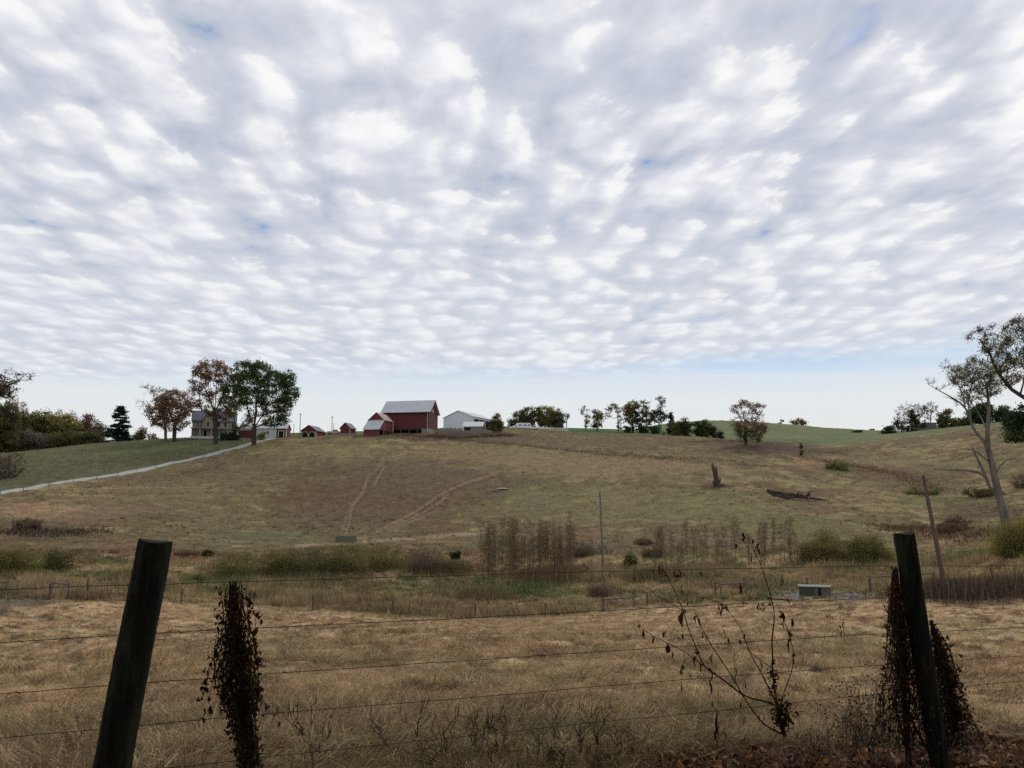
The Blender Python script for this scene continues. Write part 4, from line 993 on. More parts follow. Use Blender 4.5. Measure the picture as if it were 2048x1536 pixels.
plant('overhanging_tree', 'leaning tree with olive leaf clusters reaching in from the upper right', 'tree', 2185, 66,
      [(1941,674,9,6,'pinkbrown',.6),(1961,659,10,6,'brown',.8),(1982,652,8,5,'brown',.8),(1972,680,14,12,'mixed',.3),(1978,697,10,9,'olive',.7),(2022,682,13,9,'yellow',.65),(2006,694,12,8,'yellow',.65),(2037,643,13,10,'brown',.8),
       (2050,668,12,14,'olive',.9),(2012,717,12,9,'mixed',.45),(2027,722,13,9,'yellow',.65),(2041,755,9,7,'pinkbrown',.6),(2000,735,12,10,'mixed',.4),(2045,705,14,14,'mixed',.6),(2014,768,10,7,'mixed',.7),(1990,690,26,26,'yellow',.22),(2025,665,22,20,'olive',.35),(2030,740,26,26,'yellow',.3),(2000,725,22,24,'yellow',.25),(2075,700,24,40,'yellow',.65),(2110,660,30,40,'yellow',.65)],
      trunks=[[(2185,1120),(2170,1000),(2140,900),(2095,832),(2060,802),(2040,790),(2022,778),(2009,762),(1998,748),(1988,730),(1979,705),(1966,688),(1957,677)],
              [(2140,900),(2130,820),(2110,760),(2085,710),(2060,680)],[(1998,748),(2004,730),(2012,718)],[(2040,790),(2046,770),(2050,740),(2040,720)],[(1985,722),(1994,706),(2006,695)]],
      trunk_px=16, bark='bark_dark', twig=8, tw=.7, seed=97, cp=7, lp=2.4, depth=1.0, clump=1.1, wpx=[(22,1.6),(7,1.5),(2.2,.8),(2.8,.9),(2.2,.8)])
# --- left woods
plant('overhanging_tree', 'bare limbed tree with dark leaves reaching in at the left edge', 'tree', -75, 150,
      [(15,764,20,8,'deadgrey',.25),(48,752,16,11,'deadgrey',.05),(10,782,24,12,'brush',.8),(-10,770,28,22,'brush',.8),(-50,775,40,40,'brush',.9),(20,745,12,8,'deadgrey',.03),(22,796,14,6,'deadgrey',.3)],
      trunks=[[(-75,930),(-70,850),(-50,800),(-25,782),(0,776),(31,765),(43,756),(60,744)],[(-50,800),(-45,770),(-40,740)],[(-25,782),(-5,792),(15,796)]], trunk_px=12, twig=4.5, seed=100, cp=8, lp=2.8)
WOODS = [
 (-60, 330, [(-60,850,50,45)], 'mixed', 'dark brown wood tree beyond the left edge'),
 (0, 335, [(5,852,28,44,'mixed'),(15,825,18,20)], 'brush', 'tall dark brownish tree at the left end of the woods'),
 (40, 345, [(38,858,20,36),(30,835,12,14,'olive')], 'mixed', 'brownish green tree second from the left in the woods'),
 (68, 350, [(66,838,16,16),(62,860,18,24)], 'olive', 'dark green topped tree in the left woods'),
 (88, 352, [(88,842,16,16),(90,865,18,18)], 'mixed', 'dark shaded tree in the middle of the left woods'),
 (108, 348, [(110,840,16,16,'yellow'),(112,864,18,20)], 'olive', 'yellow green tree in the middle of the left woods'),
 (132, 352, [(131,842,14,16),(134,864,18,18)], 'yellow', 'olive tree right of the yellow green one in the woods'),
 (152, 350, [(150,856,14,18),(148,870,14,12)], 'yellow', 'golden low tree near the right end of the woods'),
 (174, 352, [(175,846,14,16,'pinkbrown'),(176,868,18,16)], 'brush', 'reddish brown domed tree at the right end of the woods'),
 (196, 352, [(196,862,14,14)], 'brush', 'low greyish tree right of the reddish domed tree'),
 (62, 338, [(58,876,22,14,'deadgrey'),(80,880,20,12)], 'deadgrey', 'grey brushy tree low in front of the woods'),
 (115, 336, [(118,878,24,12),(140,876,20,12)], 'mixed', 'wide brown brushy tree low in the woods edge'),
 (170, 332, [(165,874,22,10),(190,870,20,9)], 'mixed', 'brown brushy tree left of the spruce'),
 (283, 345, [(283,866,10,10),(272,872,8,6)], 'mixed', 'small dark tree between the spruce and the oaks'),
 (308, 350, [(306,872,12,5,'rust')], 'brush', 'low rusty bush tree behind the lawn left of the oaks'),
]
for i, (xb, rr, bl, pl, lb) in enumerate(WOODS):
    plant('woodland_tree', lb, 'tree', xb, rr, bl, pal=pl, dens=1.75, trunk_px=3.5, seed=110 + i, cp=8, tgt_inner=.25, twig=.9, skirt=1, group='trees of the left woods')
plant('bare_tree', 'pale bare tree standing above the left woods', 'tree', 40, 352, [(42,820,13,14,'deadgrey',.03)], trunks=[[(38,880),(39,850),(41,825)]], trunk_px=2.4, twig=6, seed=130, cp=5, bark='bark_grey')
plant('bare_tree', 'pale bare tree rising behind the golden tree of the woods', 'tree', 143, 360, [(144,836,15,12,'deadgrey',.05)], trunks=[[(143,880),(143,855),(144,838)]], trunk_px=2.2, twig=6, seed=131, cp=5, bark='bark_grey')
plant('twiggy_shrub', 'tangled leafless shrub at the left edge above the lane', 'bush', 8, hitr(8, 957, 100), [(8,932,30,20,'brush',.14),(30,920,22,14,'brush',.08),(-30,925,40,30,'brush',.4)], stems=7, trunk_px=2, twig=5, parts=BP, seed=133, cp=8, lp=2.2, tgt_inner=.3)
# --- shrubs of the creek bottom
SHR = [
 ('willow_bush', 470, 106, [(475,1132,44,30),(440,1146,30,16)], 'willow', 'yellow green willow bush just right of the vine covered post', .62),
 ('willow_bush', 545, 106, [(545,1130,52,24),(560,1118,26,22)], 'willow', 'yellowish willow bush second from the vine covered post', .62),
 ('willow_bush', 620, 108, [(620,1124,58,30)], 'mixed', 'dark olive willow bush below and left of the stone trough', .6),
 ('willow_bush', 690, 108, [(695,1118,48,32),(672,1135,40,18)], 'willow', 'tallest hazy willow bush right below the stone trough', .62),
 ('willow_bush', 765, 108, [(765,1116,50,30)], 'willow', 'olive willow bush right of the tallest hazy one', .55),
 ('willow_bush', 840, 110, [(845,1124,54,24)], 'brush', 'brownish willow bush near the right end of the belt', .6),
 ('willow_bush', 905, 110, [(900,1134,34,16)], 'mixed', 'small olive brown willow bush left of the dense sapling thicket', .6),
 ('willow_bush', 40, 100, [(30,1128,44,26),(-20,1125,50,28)], 'willow', 'olive willow bush at the left edge of the creek bottom', 1.2),
 ('willow_bush', 115, 103, [(110,1122,38,20)], 'mixed', 'brownish bush second from the left edge', .9),
 ('willow_bush', 1650, 97, [(1650,1098,50,32),(1620,1105,26,26)], 'willow', 'wide soft green willow bush left of the right post', 1.1),
 ('willow_bush', 1735, 97, [(1730,1100,44,32),(1760,1112,26,20)], 'willow', 'dark green willow bush touching the right post', 1.2),
 ('willow_bush', 2025, 88, [(2025,1085,44,34),(2070,1080,50,40)], 'yellow', 'yellow green willow bush at the right edge by the sycamore', 1.3),
 ('brown_bush', 1160, 104, [(1160,1100,36,16)], 'brush', 'grey brown bush left of the tall creek pole', .9),
 ('brown_bush', 1200, 84, [(1198,1183,28,14)], 'brush', 'dense dark brown bush left of the pale rail', 1.3),
 ('green_bush', 910, 108, [(911,1110,10,11)], 'darkgreen', 'small round dark green bush left of the sapling thicket', 2.0),
 ('green_bush', 415, 118, [(417,1109,13,7)], 'darkgreen', 'little dark bush at the foot of the hill right of the leaning post', 1.8),
 ('green_bush', 395, 98, [(396,1158,14,10)], 'olive', 'green bush left of the vine covered post', .8),
 ('green_bush', 1262, 96, [(1262,1118,15,16)], 'olive', 'upright green bush right of the tall creek pole', 1.1),
 ('green_bush', 1310, 102, [(1305,1107,26,8)], 'mixed', 'low dark bush under the bare saplings', 1.2),
 ('red_bush', 365, 108, [(370,1110,28,7)], 'redbrush', 'rusty red bush right of the leaning post', 1.0),
 ('red_bush', 1292, 118, [(1292,1084,24,5)], 'redbrush', 'dark crimson bush at the foot of the hill', 1.4),
 ('red_bush', 1905, 112, [(1905,1058,34,12)], 'redbrush', 'rusty bush between the leaning pole and sycamore', .9),
 ('slope_bush', 55, 150, [(55,1050,26,11)], 'brush', 'dark rounded bush on the eroded bank at the left', 1.2),
 ('slope_bush', 1975, 150, [(1965,988,36,10)], 'mixed', 'low green brown bush on the right slope behind the sycamore', 1.0),
 ('slope_bush', 1915, 120, [(1915,1042,22,8)], 'brush', 'small dark bush beside the leaning pole', 1.1),
 ('slope_bush', 1690, 225, [(1672,931,26,6,'olive')], 'olive', 'low green bush in the draw below the orange bank', 1.3),
 ('slope_bush', 1840, 190, [(1840,985,34,8)], 'mixed', 'spreading dark bush where the draw meets the valley', 1.0),
 ('slope_bush', 2035, 120, [(2045,965,20,18)], 'brush', 'brown twiggy bush at the right edge above the willow', .7),
]
for i, (nm, xb, rr, bl, pl, lb, dn) in enumerate(SHR):
    haze = nm == 'willow_bush' or 'brown' in nm
    rr = hitr(bl[0][0], bl[0][1] + bl[0][3] * (.8 if haze else .75), 76, 400)
    plant(nm, lb, 'bush', xb, rr, bl, pal=pl, dens=dn * (.95 if haze else 1.4), stems=7 if haze else 4, trunk_px=1.6, parts=BP, seed=140 + i, cp=8 if haze else 6, lp=1.8 if haze else 2.2, tgt_inner=.15, twig=2.2 if haze else 1.2, bark='twig_brown', clump=1.5 if haze else .85, skirt=1.0, tw=.7)
# saplings standing in thickets: a few variants, then copies
def copy_tree(o, parent=None):
    c = o.copy(); COL.objects.link(c); c.parent = parent
    for ch in list(o.children):
        d = ch.copy(); COL.objects.link(d); d.parent = c
        for g in ch.children:
            e = g.copy(); COL.objects.link(e); e.parent = d
    return c
def saplings(specs, label, group, pal, dens, hpx, r, seed):
    protos = []
    rng = np.random.default_rng(seed)
    for k in range(4):
        x0, xr = specs[k]
        b = G(x0, xr); y = float(project(*b)[1])
        q = rng.uniform(-3, 3)
        protos.append(plant('sapling', label, 'tree', x0, xr, [(x0 + q, y - hpx * .78, 10, hpx * .20), (x0 + q * .5, y - hpx * .45, 8, hpx * .2, pal, dens * .4)], pal=pal, dens=dens, trunk_px=.8, twig=2.6, tw=.4, cp=6, lp=1.5, seed=seed + k, bark='twig_brown', group=group, tgt_inner=.3, depth=.6,
                            trunks=[[(x0, y), (x0 + q * .3, y - hpx * .4), (x0 + q, y - hpx * .75), (x0 + q, y - hpx * .92)]]))
    for k, (x0, xr) in enumerate(specs[4:]):
        c = copy_tree(protos[k % 4]); b = G(x0, xr); b[2] -= .15
        c.location = tuple(b); c.rotation_euler = (rng.normal(0, .03), rng.normal(0, .03), rng.uniform(0, 6.28)); sc = rng.uniform(.6, 1.15); c.scale = (sc, sc, sc)
rs = np.random.default_rng(5)
saplings([(x_ + rs.normal(0, 7), rs.uniform(100, 114)) for x_ in np.linspace(966, 1145, 112)], 'slender brown leafless sapling in the dense thicket left of the tall pole', 'saplings in the thicket left of the pole', 'sapling', .09, 98, 96, 200)
saplings([(x_ + rs.normal(0, 12), rs.uniform(102, 118)) for x_ in np.linspace(1300, 1610, 60)], 'slender grey green sapling in the open thicket right of the tall pole', 'saplings in the thicket right of the pole', 'sapling', .07, 84, 100, 220)

# --- wood along the road behind the camera: shades the near bank
for i, (bx, by, hh, rw, lb) in enumerate(((-11, -5, 15, 8, 'roadside tree behind the viewer on the left'), (-4, -9, 17, 8, 'tall roadside tree right behind the viewer'), (4.5, -8, 16, 8, 'roadside tree behind the viewer to the right'), (12, -4.5, 15, 8, 'roadside tree on the bank at far right'), (0, -3.5, 12, 6.5, 'roadside tree with limbs over the viewer'))):
    rng = np.random.default_rng(300 + i)
    b0 = np.array([bx, by, -1.8]); n = 260
    d = rng.normal(0, 1, (n, 3)); d /= np.linalg.norm(d, axis=1)[:, None]
    tg = b0 + [0, 0, hh * .58] + d * rng.uniform(.4, 1, (n, 1)) * [rw, rw * .8, hh * .40]
    Pn, par = skeleton([[b0, b0 + [0, 0, hh * .25], b0 + [.3, .2, hh * .7]]], tg, 1.2, rng)
    ii = np.nonzero(par >= 0)[0]; area = np.ones(len(Pn))
    for k_ in range(len(Pn) - 1, 0, -1): area[par[k_]] += area[k_]
    R = np.maximum((area / area[0]) ** .5 * .32, .015)
    V, Q = frusta(Pn[par[ii]], Pn[ii], np.minimum(R[par[ii]], R[ii] * 1.4), R[ii], 6)
    root = thing('roadside_tree', lb, 'tree', b0, group='trees along the road behind the viewer')
    link('trunk', tri_mesh('roadside_trunk', V - b0, Q, mat=MATS['bark_dark']), root)
    C = np.repeat(tg, 18, 0) + rng.normal(0, .75, (n * 18, 3))
    cc = np.array(LEAF_PAL['mixed'])[rng.integers(0, 4, len(C))]
    V, T, cc = leaf_shapes(C, rng.uniform(.35, .7, len(C)), cc, .5)
    link('crown', tri_mesh('roadside_crown', V - b0, T, col=cc, mat=MATS['leaf']), root)

# ------------------------------------------------------------------ building kit
class MB:
    """collects faces for ONE mesh"""
    def __init__(s): s.v, s.f = [], []
    def poly(s, pts):
        k = len(s.v); s.v += [tuple(map(float, p)) for p in pts]; s.f.append(list(range(k, k + len(pts))))
    def box(s, x0, x1, y0, y1, z0, z1):
        k = len(s.v); s.v += [(x, y, z) for z in (z0, z1) for y in (y0, y1) for x in (x0, x1)]
        for q in ((0, 2, 3, 1), (4, 5, 7, 6), (0, 1, 5, 4), (2, 6, 7, 3), (0, 4, 6, 2), (1, 3, 7, 5)): s.f.append([k + i for i in q])
    def slab(s, a, b, c, d, t):
        """a-b-c-d counter clockwise top quad, thickness t straight down"""
        k = len(s.v)
        for p in (a, b, c, d): s.v.append(tuple(map(float, p)))
        for p in (a, b, c, d): s.v.append((float(p[0]), float(p[1]), float(p[2]) - t))
        for q in ((0, 1, 2, 3), (7, 6, 5, 4), (0, 4, 5, 1), (1, 5, 6, 2), (2, 6, 7, 3), (3, 7, 4, 0)): s.f.append([k + i for i in q])
    def gable(s, L, W, H, R):
        """closed body with its ridge along x; front at y = 0, runs back to y = W"""
        k = len(s.v); hx = L / 2
        s.v += [(-hx, 0, 0), (hx, 0, 0), (hx, W, 0), (-hx, W, 0), (-hx, 0, H), (hx, 0, H), (hx, W, H), (-hx, W, H), (-hx, W / 2, R), (hx, W / 2, R)]
        for q in ((0, 1, 5, 4), (2, 3, 7, 6), (1, 2, 6, 9, 5), (3, 0, 4, 8, 7), (4, 5, 9, 8), (6, 7, 8, 9), (3, 2, 1, 0)): s.f.append([k + i for i in q])
    def tube(s, pts, r, sides=8, cap=True):
        pts = [np.array(p, float) for p in pts]; k0 = len(s.v); n = len(pts)
        rr = r if hasattr(r, '__len__') else [r] * n
        for i, p in enumerate(pts):
            d = pts[min(i + 1, n - 1)] - pts[max(i - 1, 0)]; d /= np.linalg.norm(d)
            ref = np.array([1., 0, 0]) if abs(d[2]) > .8 else np.array([0, 0, 1.])
            u = np.cross(d, ref); u /= np.linalg.norm(u); w = np.cross(d, u)
            for j in range(sides):
                a = 2 * math.pi * j / sides; s.v.append(tuple(p + rr[i] * (u * math.cos(a) + w * math.sin(a))))
        for i in range(n - 1):
            for j in range(sides):
                a, b = k0 + i * sides + j, k0 + i * sides + (j + 1) % sides
                s.f.append([a, b, b + sides, a + sides])
        if cap:
            s.f.append([k0 + j for j in range(sides)][::-1]); s.f.append([k0 + (n - 1) * sides + j for j in range(sides)])
    def build(s, name, m, parent=None, smooth=False):
        me = bpy.data.meshes.new(name); me.from_pydata(s.v, [], s.f); me.update()
        if smooth: me.polygons.foreach_set('use_smooth', [True] * len(me.polygons))
        me.materials.append(MATS[m] if isinstance(m, str) else m)
        return link(name, me, parent)
def roofing(L, W, H, R, ov=.4, t=.18, ovx=None):
    mb = MB(); hx = L / 2 + (ov if ovx is None else ovx); k = (R - H) / (W / 2); y0 = -ov; z0 = H - ov * k; u = .06
    mb.slab((-hx, y0, z0 + t + u), (hx, y0, z0 + t + u), (hx, W / 2, R + t + u), (-hx, W / 2, R + t + u), t)
    mb.slab((-hx, W / 2 + .004, R + t + u), (hx, W / 2 + .004, R + t + u), (hx, W + ov, z0 + t + u), (-hx, W + ov, z0 + t + u), t)
    return mb
def on(x, r, az_off=0.0):
    """location and heading of a thing whose local -y side looks back at the camera"""
    b = G(x, r); return b, -math.atan2(b[0], b[1]) + az_off
def opening(parent, name, x0, x1, z0, z1, y=-.03, m='opening_dark', trim=None, side=None, d=.05):
    """door or window panel standing proud of the front wall (y) or of an end wall (side = x)"""
    mb = MB()
    if side is None: mb.box(x0, x1, y - d, y + .02, z0, z1)
    else:
        sg = 1 if side > 0 else -1; a, b = sorted((side - sg * .02, side + sg * d)); mb.box(a, b, x0, x1, z0, z1)
    o = mb.build(name, m, parent)
    if trim:
        w = trim; f = MB()
        if side is None:
            f.box(x0 - w, x0 - .004, y - d - .03, y + .02, z0, z1 + w); f.box(x1 + .004, x1 + w, y - d - .03, y + .02, z0, z1 + w); f.box(x0 - .004, x1 + .004, y - d - .03, y + .02, z1 + .004, z1 + w)
        else:
            f.box(a, b + .03, x0 - w, x0 - .004, z0, z1 + w); f.box(a, b + .03, x1 + .004, x1 + w, z0, z1 + w); f.box(a, b + .03, x0 - .004, x1 + .004, z1 + .004, z1 + w)
        f.build('frame', 'trim_white', o)
    return o
def wallpart(parent, mb, m, name='wall'): return mb.build(name, m, parent)

PX = 300 / F    # metres per photo pixel at 300 m
# --- great red barn
b, rz = on(811, 306, rad(-19))
t = thing('bank_barn', 'great red barn with pale metal roof and dark open ground floor', 'barn', b, rz)
L, W, Hh, R = 18.4, 11.5, 8.3, 12.9
mb = MB(); mb.gable(L, W, Hh, R); 
mb.v = [(x, y, (z if z > .1 else 1.75)) for x, y, z in mb.v]
wallpart(t, mb, 'barn_red')
roofing(L, W, Hh, R, .75, .2, .8).build('roof', 'roof_pale_metal', t)
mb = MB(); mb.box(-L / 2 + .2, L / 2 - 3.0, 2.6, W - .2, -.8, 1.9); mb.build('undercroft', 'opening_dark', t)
mb = MB(); mb.box(L / 2 - 2.9, L / 2 - .02, .05, W - .05, -1.2, 1.74); mb.build('foundation', 'stone_wall', t)
mb = MB(); mb.box(-L / 2 + .2, L / 2 - 2.95, .4, .6, 1.35, 1.74)
mb.build('beam', 'weathered_wood', t)
for x in (-5.5, -2.2, 1.2, 4.4):
    mb = MB(); mb.box(x, x + .22, .3, .52, -.8, 1.35); mb.build('post', 'weathered_wood', t)
opening(t, 'window', 4.4, 5.2, 8.2, 9.5, side=L / 2, m='siding_white')
mb = MB(); mb.tube([(L / 2 - .5, -.16, 8.1), (L / 2 - .5, -.16, 2.0), (L / 2 - .2, -.3, .2)], .09, 6); mb.build('downspout', 'trim_white', t)
mb = MB(); mb.box(-L / 2 - .75, L / 2 + .75, -.86, -.78, 7.80, 7.95); mb.build('gutter', 'weathered_wood', t)
# --- gabled wing and lean-to in front of the barn
b, rz = on(757, 296, rad(38))
t = thing('barn_wing', 'smaller red barn wing with its pale lean-to roof sloping to the front', 'barn', b, rz)
# local x runs along the ridge (front left to back right); the gable end faces the camera
L, W, Hh, R = 7.6, 6.2, 5.5, 7.9
b, rz = on(752, 297, 0)
t.location = tuple(b); t.rotation_euler = (0, 0, rz + rad(-62))
def gy(L, W, H, R, z0=0):     # body whose ridge runs along y, gable towards the camera
    mb = MB(); k = 0; hx = W / 2
    mb.v = [(-hx, 0, z0), (hx, 0, z0), (hx, L, z0), (-hx, L, z0), (-hx, 0, H), (hx, 0, H), (hx, L, H), (-hx, L, H), (0, 0, R), (0, L, R)]
    mb.f = [[0, 1, 5, 8, 4], [1, 2, 6, 5], [2, 3, 7, 9, 6], [3, 0, 4, 7], [4, 8, 9, 7], [8, 5, 6, 9], [3, 2, 1, 0]]
    return mb
def gyroof(L, W, H, R, ov=.35, t=.14):
    mb = MB(); k = (R - H) / (W / 2); hx = W / 2 + ov; z0 = H - ov * k; u = .06
    mb.slab((-hx, -ov, z0 + t + u), (0, -ov, R + t + u), (0, L + ov, R + t + u), (-hx, L + ov, z0 + t + u), t)
    mb.slab((.004, -ov, R + t + u), (hx, -ov, z0 + t + u), (hx, L + ov, z0 + t + u), (.004, L + ov, R + t + u), t)
    return mb
t.rotation_euler = (0, 0, rz + rad(-24))
gy(8.5, 6.0, 5.6, 8.2, 1.6).build('wall', 'shed_red', t)
gyroof(8.5, 6.0, 5.6, 8.2).build('roof', 'roof_rust', t)
mb = MB(); mb.slab((-3.3, -4.6, 1.75), (3.3, -4.6, 1.75), (3.3, -.02, 5.55), (-3.3, -.02, 5.55), .14); mb.build('lean_to_roof', 'roof_pale_metal', t)
mb = MB(); mb.poly([(3.0, -.05, 1.6), (3.0, -4.2, 1.6), (3.0, -4.2, 1.85), (3.0, -.05, 5.2)]); mb.poly([(-3.0, -.05, .2), (-3.0, -.05, 5.2), (-3.0, -4.2, 1.85), (-3.0, -4.2, .2)]); mb.box(-3.0, 3.0, -4.25, -4.1, -.5, 1.6); mb.build('lean_to_wall', 'shed_red', t)
for y in (-4.1, 0, 2.8, 5.6, 8.3):
    mb = MB(); mb.box(2.82, 3.02, y, y + .2, -.9, 1.6); mb.build('post', 'weathered_wood', t)
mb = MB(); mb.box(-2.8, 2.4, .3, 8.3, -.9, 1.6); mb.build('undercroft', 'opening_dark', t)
mb = MB(); mb.box(3.02, 3.16, 8.3, 8.5, 1.6, 5.5); mb.build('corner_board', 'trim_white', t)
# --- small red shed with dark roof
b, rz = on(690, 308, rad(-26))
t = thing('red_shed', 'small red shed with a dark roof and one tiny window left of the barn', 'shed', b, rz)
gy(5.0, 4.0, 2.4, 4.3, -.6).build('wall', 'shed_red', t); gyroof(5.0, 4.0, 2.4, 4.3).build('roof', 'roof_slate', t)
opening(t, 'window', .3, .75, 1.3, 1.9, y=-.02, m='opening_dark')
mb = MB(); mb.box(1.92, 2.05, -.06, .06, -.6, 2.3); mb.build('corner_board', 'trim_white', t)
mb = MB(); mb.box(-1.0, 3.6, -.6, -.4, -1.2, -.1); mb.build('retaining_wall', 'stone_wall', t)
# --- wagon shed with two arches
b, rz = on(617, 300, rad(-24))
t = thing('wagon_shed', 'low red wagon shed with two white trimmed arched openings', 'shed', b, rz)
gy(8.5, 5.8, 2.3, 4.2, -.5).build('wall', 'shed_red', t); gyroof(8.5, 5.8, 2.3, 4.2).build('roof', 'roof_slate', t)
for cx in (-1.38, 1.38):
    mb = MB(); n = 12; w = 1.15
    arc = [(cx + w * math.cos(math.pi * i / n), -.07, .75 + 1.15 * math.sin(math.pi * i / n)) for i in range(n + 1)]
    mb.poly([(cx - w, -.07, -.4), (cx + w, -.07, -.4)] + arc); o = mb.build('doorway', 'opening_dark', t)
    f = MB(); w2 = 1.34
    prev = None
    pts = [(cx + w, -.10, -.4)] + [(cx + w * math.cos(math.pi * i / n), -.10, .75 + 1.15 * math.sin(math.pi * i / n)) for i in range(n + 1)] + [(cx - w, -.10, -.4)]
    f.tube(pts, .09, 5); f.build('arch_trim', 'trim_white', o)
mb = MB(); mb.box(2.84, 2.97, -.06, .06, -.4, 2.2); mb.build('corner_board', 'trim_white', t)
# --- garage: white front, red ends
b, rz = on(525, 306, rad(-14))
t = thing('machine_garage', 'long red and white garage with a pale roof behind the maple', 'garage', b, rz)
L, W, Hh, R = 17.0, 7.0, 3.4, 5.2
mb = MB(); mb.gable(L, W, Hh, R); mb.v = [(x, y, z if z > .1 else -.8) for x, y, z in mb.v]; wallpart(t, mb, 'shed_red')
roofing(L, W, Hh, R, .35, .15).build('roof', 'roof_pale_metal', t)
mb = MB(); mb.box(-1.9, 4.6, -.08, .02, -.6, 3.25); mb.build('sliding_door', 'siding_white', t)
for x0, x1 in ((-8.6, -8.3), (-2.25, -1.95), (4.65, 4.95), (8.3, 8.6)):
    mb = MB(); mb.box(x0, x1, -.12, .02, -.6, 3.3); mb.build('corner_board', 'trim_white', t)
opening(t, 'doorway', 5.8, 7.5, -.6, 2.5, m='opening_dark', trim=.22)
mb = MB(); mb.box(-8.3, -2.3, -.1, .02, 2.75, 3.1); mb.build('fascia', 'trim_white', t)
opening(t, 'window', 1.6, 2.2, 1.2, 2.4, y=-.1, m='glass_dark')
# --- farmhouse
b, rz = on(427, 306, rad(0))
t = thing('farmhouse', 'two storey tan farmhouse with grey roof, cross gable and white posted porch', 'house', b, rz)
L, W, Hh, R = 14.6, 8.0, 6.3, 9.9
mb = MB(); mb.gable(L, W, Hh, R); mb.v = [(x, y, z if z > .1 else -.5) for x, y, z in mb.v]; wallpart(t, mb, 'house_tan')
roofing(L, W, Hh, R, .45, .2).build('roof', 'roof_slate', t)
g = MB(); g.v = [(-3.9, -.9, -.3), (-.3, -.9, -.3), (-.3, 3.9, -.3), (-3.9, 3.9, -.3), (-3.9, -.9, 6.2), (-.3, -.9, 6.2), (-.3, 3.9, 6.2), (-3.9, 3.9, 6.2), (-2.1, -.9, 9.0), (-2.1, 3.9, 9.0)]
g.f = [[0, 1, 5, 8, 4], [1, 2, 6, 5], [2, 3, 7, 9, 6], [3, 0, 4, 7], [4, 8, 9, 7], [8, 5, 6, 9]]; g.build('cross_gable', 'house_tan', t)
g = MB(); g.slab((-4.3, -1.3, 5.9), (-2.1, -1.3, 9.3), (-2.1, 3.9, 9.3), (-4.3, 3.9, 5.9), .15); g.slab((-2.096, -1.3, 9.3), (.1, -1.3, 5.9), (.1, 3.9, 5.9), (-2.096, 3.9, 9.3), .15); g.build('cross_gable_roof', 'roof_slate', t)
for x0, z0, y in ((-5.9, 4.2, -.02), (-2.5, 4.2, -.92), (1.2, 4.2, -.02), (3.4, 4.2, -.02), (6.0, 4.2, -.02), (6.0, .8, -.02)):
    opening(t, 'window', x0, x0 + .85, z0, z0 + 1.6, y=y, m='glass_dark', trim=.14)
for k_ in (2.0, 5.0):
    opening(t, 'window', k_, k_ + .8, 4.2, 5.7, side=L / 2, m='glass_dark', trim=.14)
g = MB(); g.slab((-7.8, -3.4, 3.1), (5.0, -3.4, 3.1), (5.0, .0, 3.75), (-7.8, .0, 3.75), .16); g.build('porch_roof', 'roof_slate', t)
g = MB(); g.box(-7.6, 4.8, -3.2, -.01, -.5, .35); g.build('porch_floor', 'trim_white', t)
for x in (-7.4, -4.9, -4.4, -1.0, 1.2, 4.6):
    g = MB(); g.box(x, x + .17, -3.15, -2.98, .35, 2.95); g.build('porch_post', 'trim_white', t)
opening(t, 'door', -3.4, -2.4, .4, 2.5, y=-.92, m='opening_dark', trim=.12)
opening(t, 'window', -6.3, -5.2, .9, 2.5, y=-.02, m='glass_dark', trim=.12)
opening(t, 'window', 2.0, 3.0, .9, 2.5, y=-.02, m='glass_dark', trim=.12)
g = MB(); g.box(-.5, .3, 3.6, 4.4, 9.0, 11.0); g.build('chimney', 'stone_wall', t)
# --- white machine shed and little white roofed shed
b, rz = on(916, 338, 0)
t = thing('machine_shed', 'large white metal machine shed with a dark open side', 'shed', b, rz + rad(-31))
gy(17.0, 14.6, 5.4, 8.2, -1.5).build('wall', 'siding_white', t); gyroof(17.0, 14.6, 5.4, 8.2, .3, .12).build('roof', 'roof_pale_metal', t)
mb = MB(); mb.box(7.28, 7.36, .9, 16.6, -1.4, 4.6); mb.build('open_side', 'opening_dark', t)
for y in (.1, 5.0, 10.0, 15.0):
    mb = MB(); mb.box(7.37, 7.57, y, y + .25, -1.4, 5.2); mb.build('post', 'siding_white', t)
b, rz = on(946, 312, rad(-9))
t = thing('loafing_shed', 'low shed with a white roof and red gable below the machine shed', 'shed', b, rz)
L, W, Hh, R = 7.4, 4.4, 2.3, 4.0
mb = MB(); mb.gable(L, W, Hh, R); mb.v = [(x, y, z if z > .1 else -1.2) for x, y, z in mb.v]; wallpart(t, mb, 'shed_red')
roofing(L, W, Hh, R, .4, .12).build('roof', 'trim_white', t)
mb = MB(); mb.box(-3.7, 3.7, -.1, .02, -1.1, 2.1); mb.build('front_wall', 'stone_wall', t)
opening(t, 'doorway', -3.4, -.9, -.6, 1.7, y=-.12, m='opening_dark')
mb = MB(); mb.box(-2.3, -1.8, -.3, -.2, -.5, .4); mb.build('bucket', 'trim_white', t)
